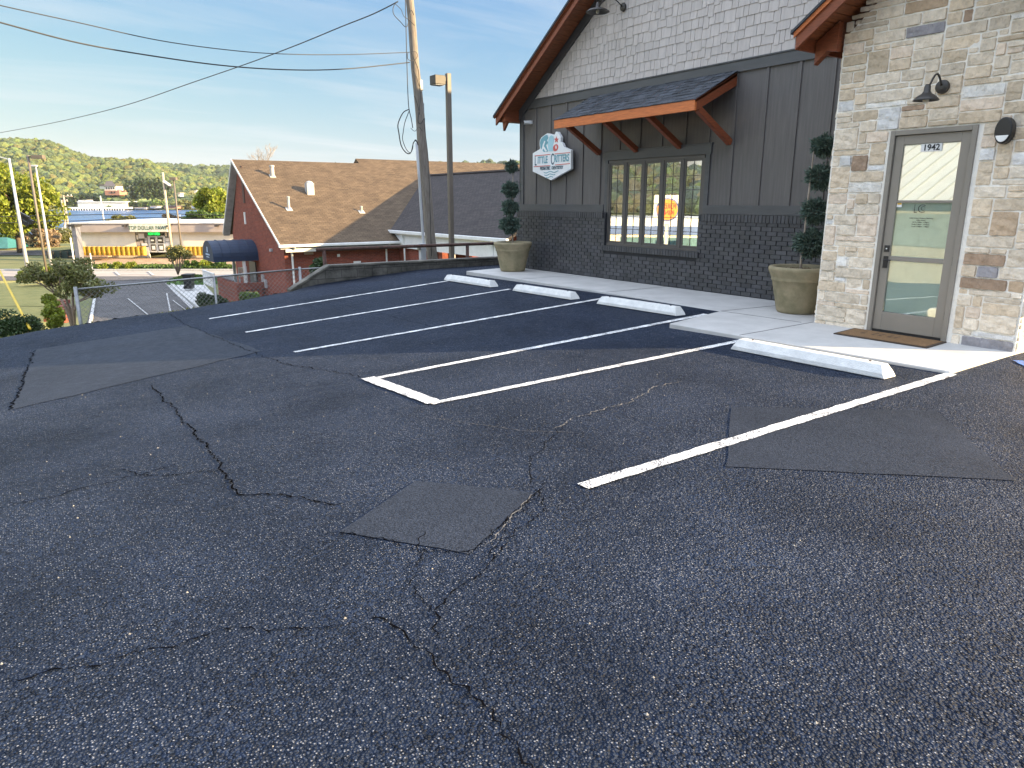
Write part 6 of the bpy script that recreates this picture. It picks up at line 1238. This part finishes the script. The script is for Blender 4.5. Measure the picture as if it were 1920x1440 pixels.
nd = Vector((1,-0.85,0)).normalized(); hx_ = nd.cross(Vector((0,0,1))).normalized(); mb = MB(); mb.obox(c,hx_,nd,(0,0,1),1.15,0.2,1.2); mb.build('sign_box', M_white, si)
mb = MB(); mb.lathe([(0.95,0.2),(0.95,0.24)], c, 32, tuple(nd)); mb.build('blue_ring', pmat('blue ring',(0.04,0.1,0.4),0.5), si)
mb = MB(); mb.lathe([(0.86,0.245),(0.86,0.27)], c, 32, tuple(nd)); mb.build('bun', pmat('bun orange',(0.75,0.30,0.03),0.5), si)
M_red = pmat('sign red',(0.6,0.03,0.02),0.5); xd_ = -hx_ if (-hx_).cross(Vector((0,0,1))).dot(nd) > 0 else hx_
text_mesh('BURGER', 0.48, c+nd*0.28+Vector((0,0,.22)), xd_, (0,0,1), M_red, si, sx=.8, bold=.02); text_mesh('KING', 0.48, c+nd*0.28-Vector((0,0,.25)), xd_, (0,0,1), M_red, si, sx=.9, bold=.02)
wh = thing('metal_roof_building', 'white building with ribbed metal roof, mirrored in the glass door', 'building', (-24,20,-1.5)); an2 = math.radians(100)
wbox(wh,'wall',(-24,20),26,8,-2.5,1.6,pmat('putty wall',(0.40,0.40,0.36),0.8),an2); wbox(wh,'window',(-24,20),18,8.1,-0.6,1.0,pmat('grey glazing',(0.24,0.30,0.31),0.3),an2)
mb = MB(); a = Vector((math.cos(an2),math.sin(an2),0)); b = Vector((a.y,-a.x,0)); cc_ = Vector((-24,20,0))
for k in (1,-1): mb.poly([cc_+a*14+b*5*k+Vector((0,0,1.6)), cc_-a*14+b*5*k+Vector((0,0,1.6)), cc_-a*14+Vector((0,0,4.6)), cc_+a*14+Vector((0,0,4.6))])
mb.build('roof', M_white, wh); mb = MB()
for i in range(35): o_ = -14+i*0.82; mb.beam(cc_+a*o_+b*5.02+Vector((0,0,1.63)), cc_+a*o_+Vector((0,0,4.63)), 0.06, 0.06)
mb.build('roof_rib', M_pvc, wh)
# concrete pole bases and other small bits in the near view
mb = MB(); mb.lathe([(0.22,-0.9),(0.22,-0.02),(0.20,0.0)],(9.84,17.3,0),20); mb.build('footing', M_conc, sl_)

def side_hill(x, y): return -4 + 36*smooth(-230,-420,x)*(0.8+0.25*np.sin(y*0.012+1)) 
tag(grid('hills', np.linspace(-700,-220,24), np.linspace(-500,900,40), side_hill, bpy.data.materials['hill floor']), kind='structure')
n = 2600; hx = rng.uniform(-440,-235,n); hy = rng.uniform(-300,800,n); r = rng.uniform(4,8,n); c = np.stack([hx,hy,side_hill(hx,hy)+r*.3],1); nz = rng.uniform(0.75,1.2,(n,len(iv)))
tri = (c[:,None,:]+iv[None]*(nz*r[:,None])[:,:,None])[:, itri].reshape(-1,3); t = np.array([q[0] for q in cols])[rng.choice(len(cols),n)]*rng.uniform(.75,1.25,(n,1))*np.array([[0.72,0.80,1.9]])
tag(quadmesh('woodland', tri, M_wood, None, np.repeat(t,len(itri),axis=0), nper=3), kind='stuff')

# ------------------------------------------------------------------ air: even haze round everything
mb = MB(); mb.box(-3400,3400,-1300,3400,-11,160); HZ = bpy.data.materials.new('haze'); HZ.use_nodes = True; t = HZ.node_tree; t.nodes.remove(t.nodes['Principled BSDF'])
pv = N(t,'ShaderNodeVolumePrincipled'); pv.inputs['Color'].default_value = (0.85,0.92,1.0,1); pv.inputs['Density'].default_value = 0.00005; t.links.new(pv.outputs[0], t.nodes['Material Output'].inputs['Volume'])
tag(mb.build('haze', HZ), kind='stuff')
